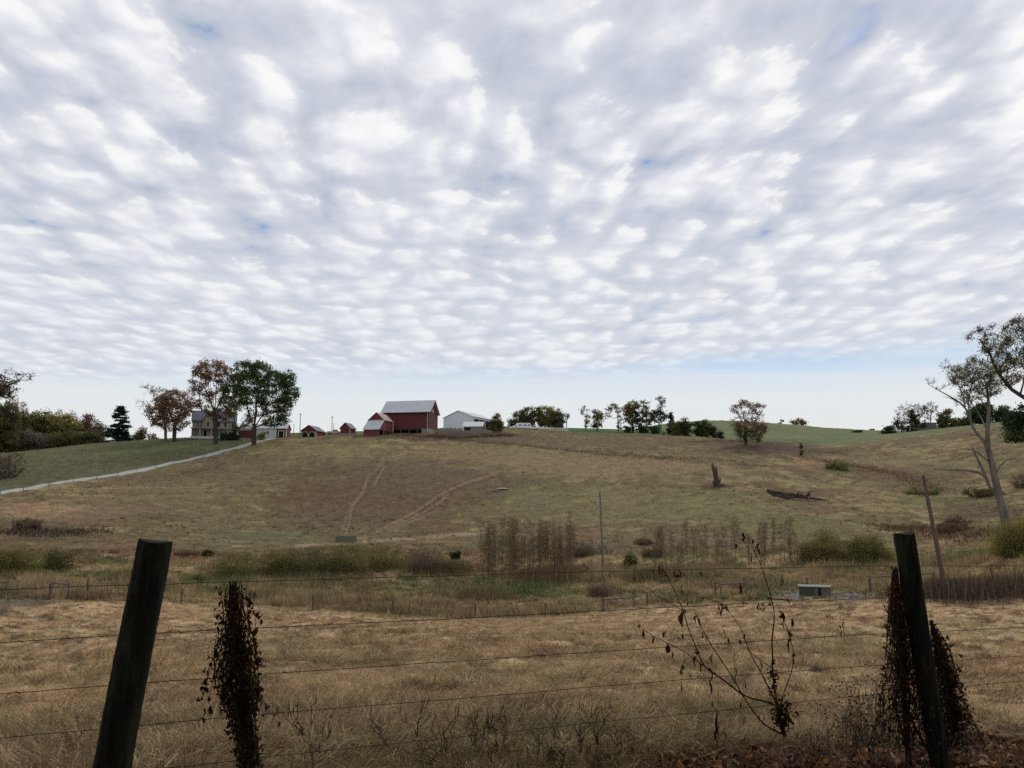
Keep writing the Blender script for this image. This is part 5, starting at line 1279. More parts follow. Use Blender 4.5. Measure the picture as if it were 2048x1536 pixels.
# --- stone walls round the yard
def rough_wall(name, label, x0, x1, r, hgt, seed, m='stone_wall', th=.5, zb=0.0):
    rng = np.random.default_rng(seed); a = G(x0, r); b = G(x1, r); n = 26; mb = MB()
    d = (b - a) / n
    for i in range(n):
        p = a + d * i; q = a + d * (i + 1.0); z = min(p[2], q[2]); h = hgt * rng.uniform(.75, 1.1)
        k = len(mb.v); nn = np.array([-d[1], d[0], 0]); nn /= np.linalg.norm(nn); nn *= th / 2
        for zz in (z - .4 + zb, z + h + zb):
            for s_, e in ((p, -1), (q, -1), (q, 1), (p, 1)): mb.v.append(tuple(np.array([s_[0], s_[1], zz + rng.uniform(-.05, .05)]) + nn * e * rng.uniform(.9, 1.1)))
        for f in ((0, 3, 2, 1), (4, 5, 6, 7), (0, 1, 5, 4), (1, 2, 6, 5), (2, 3, 7, 6), (3, 0, 4, 7)): mb.f.append([k + j for j in f])
    o = mb.build(name, m); tag(o, label, 'wall'); return o
rough_wall('stone_wall', 'broken stone retaining wall right of the great barn', 876, 925, 305, 1.9, 1)
rough_wall('stone_wall', 'low pale stone wall in front of the loafing shed', 925, 985, 304, 1.1, 2)
rough_wall('stone_wall', 'short tan stone wall beside the small red shed', 672, 712, 300, .8, 3)
# --- white board fence, campers and trucks by the grove
def board_fence(name, label, x0, x1, r, n, hgt, rails, m, pw=.14, group=None, wob=0.0, y=None, wire=False):
    rng = np.random.default_rng(int(x0))
    a = G(x0, r) if y is None else H(x0, y[0]); b = G(x1, r) if y is None else H(x1, y[1])
    t = thing(name, label, 'fence', a)
    pts = []
    for i in range(n):
        p = a + (b - a) * i / (n - 1); p[2] = float(height(np.array([p[0]]), np.array([p[1]]))[0]); pts.append(p - a)
        q = pts[-1]; mb = MB(); mb.tube([q + [0, 0, -.3], q + [rng.normal(0, wob), rng.normal(0, wob), hgt]], pw / 2, 6); mb.build('post', m, t)
    for k_ in range(rails):
        z = hgt * (k_ + 1) / (rails + .15); mb = MB()
        for p, q in zip(pts[:-1], pts[1:]):
            if wire: mb.tube([p + [0, 0, z], q + [0, 0, z]], .012, 3)
            else: mb.slab(p + [0, -.03, z + .08], q + [0, -.03, z + .08], q + [0, .03, z + .08], p + [0, .03, z + .08], .16)
        mb.build('wire' if wire else 'rail', m if not wire else 'wire_steel', t)
    return t
board_fence('board_fence', 'white board fence in front of the right end of the grove', 1098, 1136, 352, 12, 1.5, 4, 'trim_white')
board_fence('rail_fence', 'grey rail fence between the red sheds', 655, 678, 304, 6, 1.3, 3, 'weathered_wood')
board_fence('rail_fence', 'dark pen fence below the great barn and its wing', 706, 852, 284, 22, 1.35, 3, 'pole_wood', wob=.05)
board_fence('rail_fence', 'grey fence behind the pen beside the stone walls', 868, 1000, 298, 18, 1.1, 2, 'weathered_wood', wob=.06)
def truck(label, x, r, rot, kind):
    b, rz = on(x, r, rot); t = thing('parked_camper' if kind == 'camper' else 'parked_truck', label, 'camper' if kind == 'camper' else 'truck', b, rz)
    def prof(pts, w, name, m):
        mb = MB(); n = len(pts)
        mb.v = [(x_, -w / 2, z) for x_, z in pts] + [(x_, w / 2, z) for x_, z in pts]
        mb.f = [list(range(n)), list(range(2 * n - 1, n - 1, -1))] + [[i, i + n, (i + 1) % n + n, (i + 1) % n] for i in range(n)]
        return mb.build(name, m, t)
    if kind == 'camper':
        prof([(-3.2, .6), (3.0, .6), (3.3, 1.4), (3.1, 2.6), (2.7, 2.9), (-2.9, 2.9), (-3.3, 2.4), (-3.4, 1.2)], 2.3, 'body', 'vehicle_white')
        for x_ in (-2.2, .2, 1.8): opening(t, 'window', x_, x_ + .9, 1.6, 2.2, y=-1.17, m='glass_dark')
        opening(t, 'door', -.9, -.25, .75, 2.4, y=-1.17, m='siding_white'); ws = (-.6, .5)
    else:
        prof([(-2.6, .5), (2.6, .5), (2.65, 1.0), (1.6, 1.15), (1.0, 1.8), (-.6, 1.8), (-.9, 1.2), (-2.65, 1.2)], 1.8, 'body', 'vehicle_white')
        opening(t, 'window', -.45, 1.0, 1.2, 1.65, y=-.92, m='glass_dark'); ws = (-1.7, 1.7)
    for x_ in ws:
        for y_ in (-1.02 if kind == 'camper' else -.85, .85):
            mb = MB(); mb.tube([(x_, y_ - .1, .36), (x_, y_ + .1, .36)], .36, 12); mb.build('wheel', 'rubber', t)
truck('white camper trailer parked under the low grove', 1047, 358, rad(8), 'camper')
truck('white pickup truck left of the camper under the grove', 1031, 358, rad(20), 'truck')
truck('white pickup truck right of the camper under the grove', 1067, 358, rad(-10), 'truck')
truck('white truck at the middle of the grove near the fence', 1088, 358, rad(15), 'truck')
truck('white truck parked behind the garage beside the yard', 560, 315, rad(60), 'truck')
truck('white truck in the yard between the red sheds', 668, 312, rad(10), 'truck')
# far white roofed barn on the right slope
b, rz = on(1851, 445, rad(10))
t = thing('long_shed', 'long low shed with a pale roof on the far right slope', 'shed', b + np.array([0, 0, 1.6]), rz)
mb = MB(); mb.gable(10, 6, 2.2, 3.6); mb.v = [(x, y, z if z > .1 else -2.5) for x, y, z in mb.v]; wallpart(t, mb, 'weathered_wood'); roofing(10, 6, 2.2, 3.6, .3, .1).build('roof', 'roof_pale_metal', t)
# --- utility poles of the yard
def pole(label, x, ytop, r, w=.26, m='pole_wood', cross=True, ybase=None):
    b = G(x, r); tp = P(x, ytop, r); h = tp[2] - b[2]
    t = thing('utility_pole', label, 'pole', b)
    mb = MB(); mb.tube([(0, 0, -.5), (0, 0, h)], [w / 2, w / 2 * .7], 7); mb.build('shaft', m, t)
    if cross:
        mb = MB(); mb.box(-.6, .6, -.22, -.12, h - .7, h - .56); mb.build('crossarm', 'weathered_wood', t)
    return t
pole('tallest pole between the garage and the arched wagon shed', 599.5, 826, 310, .3)
pole('short pole behind the garage', 587, 848, 318, .24, cross=False)
pole('tall pole left of the small red shed', 663.4, 832, 322, .3)
pole('slim pole just right of the tall pole by the small red shed', 667, 845, 330, .24, cross=False)
pole('slim pale pole in front of the barn wing', 768, 843, 284, .24, 'pole_grey', cross=False)
pole('small pole on the right far slope beside the wispy tree', 1861, 851, 415, .5, cross=False)
# --- creek bottom poles
b = G(1206, 110); tp = P(1200, 986, 111.5); d = tp - b
t = thing('utility_pole', 'tall grey pole standing in the creek bottom thicket', 'pole', b)
mb = MB(); mb.tube([-d * .04, d], [.17, .11], 9); mb.build('shaft', 'pole_grey', t)
mb = MB(); mb.tube([d * .985 + [-.1, -.12, 0], d * 1.01 + [-.1, -.12, 0]], .05, 6); mb.build('insulator', 'porcelain', t)
mb = MB(); mb.tube([d * .55 + [0, -.17, 0], d * .2 + [0, -.19, 0]], .02, 5); mb.build('conduit', 'concrete_lid', t)
b = G(1893, 76); tp = P(1846, 950, 74.5); d = tp - b
t = thing('utility_pole', 'leaning reddish pole with insulators right of the near right post', 'pole', b)
mb = MB(); mb.tube([-d * .04, d * .5 + [.03, 0, 0], d], [.20, .17, .125], 10); mb.build('shaft', 'pole_wood', t)
for f_, w_ in ((.955, .22), (.955, -.30), (.76, .12), (.76, -.16)):
    q = d * f_; mb = MB(); mb.tube([q, q + [w_, -.05, .0]], .018, 5)
    mb.tube([q + [w_, -.05, -.07], q + [w_, -.05, .09]], [.05, .035], 8); mb.build('insulator', 'porcelain', t)
mb = MB(); mb.box(d[0] * .58 - .08 + .1, d[0] * .58 + .06 + .1, d[1] * .58 - .24, d[1] * .58 - .14, d[2] * .58 - .12, d[2] * .58 + .12); mb.build('plate', 'concrete_lid', t)
# --- gravel lane draped over the slope
def strip(name, pts, w, m, lift=.06, n=260, r0=60):
    base = np.array([H(x, y, r0) for x, y in pts]); s = np.linspace(0, len(pts) - 1, n); i = np.minimum(s.astype(int), len(pts) - 2); f = (s - i)[:, None]
    c = (base[i] * (1 - f) + base[i + 1] * f)[:, :2]
    k = np.ones(9) / 9; c = np.stack([np.convolve(np.pad(c[:, j], 4, 'edge'), k, 'valid') for j in (0, 1)], 1)
    d = np.gradient(c, axis=0); d /= np.linalg.norm(d, axis=1)[:, None]; nn = np.stack([-d[:, 1], d[:, 0]], 1)
    m_ = 7; V = []
    for j in range(m_):
        o = (j / (m_ - 1) - .5) * w; q = c + nn * o; V.append(np.column_stack([q, height(q[:, 0], q[:, 1]) + lift]))
    V = np.array(V); zs = V[:, :, 2].mean(0) + .03; zt = V[:, :, 2].copy(); kk = np.hanning(17); kk /= kk.sum(); V[:, :, 2] = np.convolve(np.pad(zs, 8, 'edge'), kk, 'valid')[None, :] * .6 + (zt + .03) * .4; V[0, :, 2] = V[-1, :, 2] = -99; V[0, :, 2] = zt[0] - .35; V[-1, :, 2] = zt[-1] - .35
    a = np.arange(m_ * n).reshape(m_, n); Q = np.stack([a[:-1, :-1], a[1:, :-1], a[1:, 1:], a[:-1, 1:]], -1).reshape(-1, 4)
    o = link(name, tri_mesh(name, V.reshape(-1, 3), Q, mat=MATS[m], smooth=True)); o['kind'] = 'structure'; return o
strip('lane', LANE, 3.2, 'gravel', .16)
# fence along the lower side of the lane
FL = [(-60, 1004), (0, 992), (46, 986), (98, 976), (146, 968), (193, 959), (235, 951), (273, 943), (311, 936), (345, 928), (378, 921), (409, 914.5), (438, 907), (464, 900), (488, 893), (508, 887.5), (526, 882.5)]
a = H(*FL[0], 100); t = thing('lane_fence', 'thin post and wire fence along the lower side of the gravel lane', 'fence', a)
prev = None
for i, (x, y) in enumerate(FL):
    q = H(x, y, 100) - a; mb = MB(); mb.tube([q + [0, 0, -.3], q + [0, 0, 1.2]], .07, 6); mb.build('post', 'weathered_wood', t)
    if prev is not None:
        mb = MB()
        for z in (.6, 1.1): mb.tube([prev + [0, 0, z], q + [0, 0, z]], .012, 3)
        mb.build('wire', 'wire_steel', t)
    prev = q
# --- creek fence with braced corners
def brace(label, x0, x1, y, r, hgt=1.25, lean=None, rail_m='weathered_wood'):
    a, b = G(x0, r), G(x1, r); t = thing('fence_brace', label, 'fence', a); d = b - a
    for q in (np.zeros(3), d):
        mb = MB(); mb.tube([q + [0, 0, -.3], q + [0, 0, hgt + .15]], .10, 7); mb.build('post', 'weathered_wood', t)
    mb = MB(); mb.tube([np.array([0, 0, hgt]), d + [0, 0, hgt]], .075, 7); mb.build('rail', rail_m, t)
    if lean:
        c = G(lean, r) - a; mb = MB(); mb.tube([np.array([0, 0, hgt]), c + [0, 0, .5]], .06, 6); mb.build('brace', 'weathered_wood', t)
brace('grey rail on two posts left of the leaning post', 102, 136, 0, 79)
brace('grey rail on posts at the left edge by the creek', -30, 13, 0, 79)
brace('pale horizontal rail on posts right of the brown bush', 1207, 1268, 0, 77, .95)
brace('weathered rail brace with a slanting arm left of the concrete box', 1442, 1492, 0, 83, lean=1428)
brace('long weathered rail behind the near right post', 1741, 1868, 0, 86)
cf = [(-20, 78), (98, 78), (175, 84), (362, 78), (500, 78), (626, 76), (786, 74), (950, 73), (1090, 72), (1206, 76), (1295, 78), (1430, 82), (1614, 84), (1741, 85), (1985, 84), (2100, 84)]
a = G(*cf[0]); t = thing('creek_fence', 'old post and wire fence between the hay field and the creek', 'fence', a); prev = None
for x, r in cf:
    q = G(x, r) - a; mb = MB(); mb.tube([q + [0, 0, -.3], q + [RNG.normal(0, .04), 0, 1.3]], .085, 7); mb.build('post', 'pole_wood', t)
    if prev is not None:
        mb = MB()
        for z in (.5, 1.1): mb.tube([prev + [0, 0, z], q + [0, 0, z]], .006, 3)
        mb.build('wire', 'wire_steel', t)
    prev = q
# --- water
for nm_, pl_, sd_ in (('puddle', POOLS[0], 3), ('pool', POOLS[1], 4)):
    mb = MB(); rng = np.random.default_rng(sd_); ph = rng.uniform(0, 6, 4); pts = []
    for i in range(48):
        a = 2 * math.pi * i / 48; k = 1.12 + .10 * math.sin(2 * a + ph[0]) + .08 * math.sin(5 * a + ph[1])
        pts.append((pl_[0] + math.cos(a) * pl_[3] * k, pl_[1] + math.sin(a) * pl_[4] * k, pl_[2] - .06))
    mb.poly(pts); mb.build(nm_, 'water')['kind'] = 'structure'
# --- concrete spring box
b, rz = on(1631, 79.5, rad(4)); b = b + np.array([0, 0, .02])
b = b + np.array([0, 0, 0]); t = thing('spring_box', 'low grey concrete box with a pale lid standing in the puddle', 'spring box', b, rz)
mb = MB(); mb.box(-1.55, -.05, 0, 1.6, -.4, .98); mb.build('stained_wall', 'concrete_stained', t)['label'] = 'dark stained left half of the box'
mb = MB(); mb.box(-.046, 1.55, .0, 1.6, -.4, .96); mb.build('wall', 'concrete', t)
mb = MB(); mb.box(-1.66, 1.58, -.1, 1.75, .982, 1.08); mb.build('lid', 'concrete_lid', t)
t.scale = (.86, .9, .72); opening(t, 'doorway', .28, .56, -.1, .9, y=-.01, m='opening_dark'); opening(t, 'pipe_hole', .98, 1.08, .55, .65, y=-.01, m='opening_dark', d=.03)
mb = MB(); mb.box(-1.5, -.1, -.12, -.002, -.3, .25); mb.build('ledge', 'concrete_stained', t)
# --- stone trough at the foot of the hill
b, rz = on(692, 127, rad(0))
t = thing('water_trough', 'rectangular grey concrete trough at the foot of the cattle paths', 'trough', b, rz)
mb = MB(); L, W, Hh, k_ = 1.58, .9, .95, .14
mb.box(-L, L, 0, k_, -.3, Hh); mb.box(-L, L, W, W + k_, -.3, Hh); mb.box(-L, -L + k_, k_, W, -.3, Hh); mb.box(L - k_, L, k_, W, -.3, Hh); mb.build('basin', 'concrete', t)
mb = MB(); mb.poly([(-L + k_, k_, Hh - .15), (L - k_, k_, Hh - .15), (L - k_, W, Hh - .15), (-L + k_, W, Hh - .15)]); mb.build('water', 'water', t)
# --- rocks, snag, log
def lumpy(mb, c, rx, ry, rz_, seed, sub=3):
    rng = np.random.default_rng(seed); nu, nv = 12, 7; k0 = len(mb.v); ph = rng.uniform(0, 6, 6)
    for j in range(nv + 1):
        th = math.pi * j / nv
        for i in range(nu):
            a = 2 * math.pi * i / nu; d = np.array([math.sin(th) * math.cos(a), math.sin(th) * math.sin(a), math.cos(th)])
            q = 1 + .18 * math.sin(3 * a + ph[0]) * math.sin(th) + .15 * math.sin(5 * d[2] * 2 + ph[1]) + .12 * math.sin(7 * a + ph[2]) * math.sin(th) + rng.normal(0, .04)
            mb.v.append(tuple(np.array(c) + d * [rx, ry, rz_] * q))
    for j in range(nv):
        for i in range(nu):
            a = k0 + j * nu + i; b = k0 + j * nu + (i + 1) % nu; mb.f.append([a, b, b + nu, a + nu])
for x, y, rx, h_, sd, lb in ((1003, 983, 1.6, .34, 1, 'larger pale limestone slab on the hillside right of the trails'), (989, 986, 1.1, .22, 2, 'low pale rock touching the larger hillside slab'), (957, 1002, .4, .18, 3, 'small pale stone below the hillside slabs')):
    c = H(x, y, 80); mb = MB(); lumpy(mb, (0, 0, h_ * .3), rx, 1.0, h_, sd); o = mb.build('limestone_rock', 'rock_pale'); o.location = tuple(c); tag(o, lb, 'rock')
c = H(1436, 973, 80); rr = float(np.hypot(c[0], c[1])); s = rr / F
t = thing('tree_snag', 'standing dead jagged tree stump on the hillside', 'dead tree', c)
mb = MB(); mb.tube([(-.3 * s, 0, -.3), (-2 * s, 0, 12 * s), (-5 * s, 0, 28 * s), (-8 * s, 0, 38 * s), (-9.5 * s, 0, 45 * s)], [6.0 * s, 4.8 * s, 4.2 * s, 3.0 * s, .6 * s], 9); mb.build('trunk', 'dead_wood', t)
for q_ in (((-2, 22), (-1, 32), (-2.5, 41), 2.6), ((-7, 24), (-9, 36), (-12, 42), 1.8), ((1, 4), (5, 12), (4.5, 20), 2.4), ((-5, 2), (-9, 8), (-8, 15), 2.2)):
    mb = MB(); mb.tube([(q_[0][0] * s, .1, q_[0][1] * s), (q_[1][0] * s, .1, q_[1][1] * s), (q_[2][0] * s, .1, q_[2][1] * s)], [q_[3] * s, q_[3] * .7 * s, .25 * s], 6); mb.build('splinter', 'dead_wood', t)
mb = MB(); mb.tube([(2 * s, 0, 1 * s), (9 * s, 0, 3.5 * s), (15 * s, 0, .5 * s)], [2.6 * s, 1.8 * s, .8 * s], 6); mb.build('root', 'dead_wood', t)
c = H(1575, 996, 80); rr = float(np.hypot(c[0], c[1])); s = rr / F
t = thing('fallen_log', 'long weathered fallen trunk lying on the hillside', 'log', c)
mb = MB(); mb.tube([(-38 * s, 0, 16 * s), (-20 * s, 0, 11.5 * s), (0, 0, 7.5 * s), (20 * s, 0, 5.5 * s), (38 * s, 0, 3.5 * s)], [3.2 * s, 4.0 * s, 4.6 * s, 4.2 * s, 3.4 * s], 10); mb.build('trunk', 'dead_wood', t)
mb = MB(); mb.tube([(-30 * s, -.2, 9 * s), (-5 * s, -.5, 3.5 * s), (12 * s, -.4, 3 * s)], [2.2 * s, 3.2 * s, 2 * s], 7); mb.build('branch', 'dead_wood', t)
for i_ in range(7):
    rng = np.random.default_rng(i_); x_ = rng.uniform(-30, 45); mb = MB(); mb.tube([(x_ * s, -.2, 5 * s), ((x_ + rng.normal(0, 6)) * s, -.5, (9 + rng.uniform(0, 5)) * s), ((x_ + rng.normal(4, 10)) * s, -.7, (10 + rng.uniform(0, 8)) * s)], [1.8 * s, 1.2 * s, .3 * s], 5); mb.build('stub', 'dead_wood', t)
mb = MB(); mb.tube([(36 * s, 0, 6 * s), (41 * s, 0, 9 * s), (39 * s, 0, 12 * s)], [3.2 * s, 2.6 * s, 1.4 * s], 7); mb.build('stub', 'dead_wood', t)
mb = MB(); mb.tube([(40 * s, 0, 2 * s), (60 * s, -.4, 0), (86 * s, -.8, -7 * s)], [2.4 * s, 1.6 * s, .6 * s], 6); mb.build('branch', 'dead_wood', t)

# ------------------------------------------------------------------ the near fence
LA, LB = np.array([-2.60, 4.06]), np.array([2.12, 5.50]); LD = LB - LA
def fp(x, y, off=0.0):
    """pixel onto the upright plane of the near fence (off = metres towards the camera)"""
    X, Y, Z = ray(x, y); n = np.array([-LD[1], LD[0]]); n /= np.linalg.norm(n); c = LA @ n - off
    k = c / (X * n[0] + Y * n[1]); return np.array([X * k, Y * k, Z * k])
fence = thing('wire_fence', 'near wire fence with dark leaning posts and five thin wires', 'fence', fp(1024, 1500))
fo = np.array(fence.location)
WIRES = [
 [(-500,1212),(-200,1192),(0,1179.5),(150,1173),(326,1168),(490,1163),(700,1157),(900,1151.4),(1180,1143.5),(1450,1137),(1700,1132.5),(2048,1131),(2500,1129)],
 [(-500,1322),(0,1285),(239,1270),(420,1260.5),(504,1256.8),(900,1238),(1180,1222.7),(1450,1209),(1700,1198.5),(2048,1187),(2500,1172)],
 [(-500,1425),(0,1387.6),(215,1371.5),(407,1357),(504,1350),(900,1323),(1180,1304.8),(1450,1287),(1700,1270.7),(2048,1255),(2500,1232)],
 [(-500,1512),(0,1476),(200,1458.6),(397,1439.6),(504,1429.7),(900,1398.7),(1180,1374.5),(1450,1353),(1700,1334),(2048,1311.5),(2500,1282)],
 [(-500,1600),(0,1561),(380,1532.6),(566,1510),(900,1475.9),(1180,1445.8),(1459,1419.5),(1700,1393),(2048,1362),(2500,1325)]]
for w_i, wl in enumerate(WIRES):
    pts = []
    for (x0, y0), (x1, y1) in zip(wl[:-1], wl[1:]):
        for k_ in range(6):
            f_ = k_ / 6; pts.append(fp(x0 + (x1 - x0) * f_, y0 + (y1 - y0) * f_ + RNG.normal(0, .35)) - fo)
    pts.append(fp(*wl[-1]) - fo)
    mb = MB(); mb.tube(pts, .0020, 5)
    if w_i in (1, 2, 4):                     # twists where the strand is spliced
        for q in pts[7::9]: mb.tube([q + [-.012, -.003, .008], q + [.012, .003, -.006]], .0022, 4)
    mb.build('wire', 'wire_steel', fence)
def wood_post(top, bot, r_top, r_bot, off, label):
    a, b = fp(*bot, off), fp(*top, off)
    rng = np.random.default_rng(int(top[0])); n, sd = 60, 40; mb = MB(); d = b - a; L = np.linalg.norm(d); u = d / L
    e1 = np.cross(u, [0, 0, 1.]); e1 = np.cross(u, [0, 1., 0]); e1 /= np.linalg.norm(e1); e2 = np.cross(u, e1)
    for i in range(n + 1):
        f_ = i / n; R_ = r_bot + (r_top - r_bot) * f_; c = a + d * f_ - fo
        for j in range(sd):
            an = 2 * math.pi * j / sd
            q = R_ * (1 + .035 * math.sin(3 * an + 1.3 + f_ * 2) + .02 * math.sin(7 * an + f_ * 9) + rng.normal(0, .010))
            if i == n: q *= .97
            mb.v.append(tuple(c + (e1 * math.cos(an) + e2 * math.sin(an)) * q + u * ((.006 * math.sin(2 * an + 1)) if i == n else 0)))
    for i in range(n):
        for j in range(sd):
            p, q = i * sd + j, i * sd + (j + 1) % sd; mb.f.append([p, q, q + sd, p + sd])
    c = len(mb.v); mb.v.append(tuple(b - fo + u * .004)); 
    for j in range(sd): mb.f.append([n * sd + j, n * sd + (j + 1) % sd, c])
    o = mb.build('wood_post', 'mossy_post', fence); o['label'] = label
    # staples holding the wires
    return o
wood_post((310, 1082), (196, 1680), .083, .088, .12, 'thick dark mossy post leaning right')
wood_post((1808, 1066), (1880, 1530), .0685, .062, .10, 'slimmer mossy post leaning left')
for (tp, bt) in (((466, 1168), (508, 1620)), ((1790, 1136), (1818, 1530))):
    a, b = fp(*bt, 0), fp(*tp, 0); mb = MB(); q = a - fo; w_ = b - fo
    mb.slab(q + [-.02, 0, 0], q + [.02, 0, 0], w_ + [.02, 0, 0], w_ + [-.02, 0, 0], .004); mb.tube([q + [0, -.012, 0], w_ + [0, -.012, 0]], .014, 6)
    o = mb.build('line_post', 'wire_steel', fence)

# --- vines and weeds against the sky-lit field
def stalks(lines, taper=True, sides=5):
    """lines: list of (points, r0, r1)"""
    mb = MB()
    for pts, r0, r1 in lines:
        n = len(pts); mb.tube(pts, [r0 + (r1 - r0) * i / (n - 1) for i in range(n)], sides)
    return mb
def curve(pts, n=5):
    P_ = [np.array(p, float) for p in pts]; out_ = []
    for i in range(len(P_) - 1):
        p0, p1, p2, p3 = P_[max(i - 1, 0)], P_[i], P_[i + 1], P_[min(i + 2, len(P_) - 1)]
        for k in range(n):
            t_ = k / n; out_.append(.5 * ((2 * p1) + (-p0 + p2) * t_ + (2 * p0 - 5 * p1 + 4 * p2 - p3) * t_ ** 2 + (-p0 + 3 * p1 - 3 * p2 + p3) * t_ ** 3))
    out_.append(P_[-1]); return out_
DARKLEAF = np.array([(.045, .024, .016), (.07, .035, .022), (.03, .018, .013), (.10, .055, .03)])
def vine(name, label, axis, width, nst, nlf, seed, hang=.16, pal=DARKLEAF):
    """axis: list of (x, y) pixels down the post; width: half width in pixels at each"""
    rng = np.random.default_rng(seed); o3 = fp(*axis[-1]); t = thing(name, label, 'vine', o3); ln = []; C = []
    ax = np.array(axis, float); wd = np.array(width, float); s_ = np.linspace(0, 1, len(ax))
    def at(f, e):
        x = np.interp(f, s_, ax[:, 0]) + e * np.interp(f, s_, wd); y = np.interp(f, s_, ax[:, 1]); return x, y
    for i in range(nst):
        f = rng.uniform(.0, .75); e = rng.normal(0, .35); L = rng.uniform(.15, .5); pts = []; dep = rng.normal(0, .05)
        for k in range(6):
            e += rng.normal(0, .26) + (.08 if e > 0 else -.08) * (rng.uniform() < .5); ff = min(1, f + L * k / 5)
            x, y = at(ff, np.clip(e, -1.15, 1.15)); pts.append(fp(x, y, .03 + dep + rng.normal(0, .012)) - o3)
        ln.append((curve(pts, 3), rng.uniform(.0012, .0035), .0008))
        for q in pts[1:]:
            for _ in range(rng.integers(1, 4)): C.append(q + rng.normal(0, .018, 3) - [0, 0, rng.uniform(0, .03)])
    for i in range(nlf):
        f = rng.uniform(0, 1); e = np.clip(rng.normal(0, .30), -1.1, 1.1); x, y = at(f, e); C.append(fp(x, y, rng.normal(.02, .06)) - o3)
    for i in range(5):         # twisted main stems up the post
        e = rng.uniform(-.25, .25); pts = []
        for k in range(9): x, y = at(1 - k / 8, e + .2 * math.sin(k * 1.3 + i * 2)); pts.append(fp(x, y, .03 + .02 * math.cos(k * 1.3 + i)) - o3)
        ln.append((curve(pts, 3), .008, .004))
    stalks(ln).build('stem', 'vine_stem', t)
    C = np.array(C); c = pal[rng.integers(0, len(pal), len(C))] * rng.uniform(.6, 1.3, (len(C), 1))
    V, T, cc = leaf_shapes(C, np.clip(rng.lognormal(-4.15, .5, len(C)), .005, .05), c, 1.1, droop=.45)
    link('foliage', tri_mesh(name + '_leaf', V, T, col=cc, mat=MATS['leaf']), t)
    return t
vine('dead_vine', 'dense dead brown vine draped over the line post right of the left post', [(466, 1162), (468, 1230), (470, 1300), (474, 1370), (484, 1440), (500, 1540), (506, 1600)], [22, 24, 36, 38, 22, 18, 34], 250, 480, 5)
vine('dead_vine', 'reddish dead vine climbing the left side of the right post', [(1790, 1135), (1795, 1200), (1800, 1270), (1806, 1350), (1814, 1430), (1820, 1490)], [9, 15, 23, 33, 50, 72], 260, 850, 6, pal=DARKLEAF * [1.35, 1.0, .95])
vine('dead_vine', 'dark dead vine mound at the right foot of the right post', [(1862, 1240), (1880, 1300), (1895, 1370), (1905, 1430), (1912, 1490)], [5, 18, 22, 32, 50], 220, 760, 7)
# trailing strands hanging from the left vine
rng = np.random.default_rng(12); t = thing('vine_tendril', 'loose vine tendrils hanging beside the vine covered post', 'vine', fp(520, 1300)); o3 = np.array(t.location); ln = []; C = []
for x0, y0, x1, y1 in ((440, 1172, 436, 1250), (494, 1175, 496, 1260), (498, 1190, 520, 1245), (436, 1300, 400, 1380), (418, 1330, 404, 1420), (512, 1230, 518, 1400), (505, 1360, 552, 1450), (430, 1340, 412, 1440), (500, 1280, 524, 1330)):
    pts = [fp(x0 + (x1 - x0) * f + rng.normal(0, 3), y0 + (y1 - y0) * f, .05 + rng.normal(0, .01)) - o3 for f in np.linspace(0, 1, 6)]
    ln.append((curve(pts, 4), .0016, .0009))
    for q in pts: C += [q + rng.normal(0, .008, 3) for _ in range(2)]
stalks(ln).build('stem', 'vine_stem', t); C = np.array(C)
V, T, cc = leaf_shapes(C, rng.uniform(.015, .045, len(C)), DARKLEAF[rng.integers(0, 4, len(C))], 1.0, droop=.6); link('foliage', tri_mesh('tendril_leaf', V, T, col=cc, mat=MATS['leaf']), t)

# --- dead burdock-like weed in front of the fence on the right
def c3(x, y): return (1180 + x / 3.227, 1060 + y / 3.227)
WEED = [
 ([(1250,1330),(1225,1200),(1210,1140),(1120,1105),(1000,1070),(850,960),(740,880),(690,770),(640,650),(600,520),(540,380),(480,270),(450,200)], 3.4, 1.0),
 ([(740,880),(600,780),(500,730),(400,680),(330,625),(305,570)], 1.5, .7),
 ([(600,520),(480,450),(400,400),(368,340)], 1.4, .6),
 ([(1250,1320),(1120,1250),(1000,1090),(900,920),(800,770),(720,630),(690,560),(665,500)], 2.6, .9),
 ([(1215,1150),(1120,950),(1030,790),(980,650),(900,530),(860,470)], 2.0, .9),
 ([(900,530),(830,470),(730,432)], 1.2, .7),
 ([(1265,1330),(1230,1200),(1205,1100),(1180,950),(1178,800),(1175,700),(1190,560),(1172,450),(1140,340),(1100,220),(1060,140),(1030,70),(1000,15)], 3.0, .9),
 ([(1060,140),(1085,60),(1095,-10)], 1.0, .6),
 ([(1230,1200),(1240,1080),(1285,960),(1315,830),(1290,690),(1240,560),(1210,480)], 2.0, .9),
 ([(1290,690),(1300,600),(1310,560)], 1.0, .6),
 ([(1170,890),(1060,810),(965,720),(955,700)], 1.3, .7),
 ([(1190,620),(1130,590),(1090,540),(1010,490)], 1.0, .6),
 ([(1180,1130),(1160,1060),(1120,960),(1080,870)], 1.2, .7),
 ([(1000,1070),(950,1010),(930,870),(935,780)], 1.0, .6),
 ([(720,630),(700,560),(680,510)], 1.0, .6), ([(850,960),(790,900),(790,800)], 1.0, .6),
 ([(1000,490),(870,500),(845,455)], .9, .5), ([(1240,290),(1232,340),(1225,370)], .9, .5)]
o3 = fp(*c3(1260, 1330), .15); t = thing('dead_weed', 'tall branching dead weed with shrivelled dark leaves left of the right post', 'weed', o3)
ln = []
for pts, w0, w1 in WEED:
    q = [fp(*c3(x, y), .15 + .05 * math.sin(x * .01 + y * .013)) - o3 for x, y in pts]; ln.append((curve(q, 3), w0 * .0021, w1 * .0015))
stalks(ln, sides=6).build('stem', 'vine_stem', t)
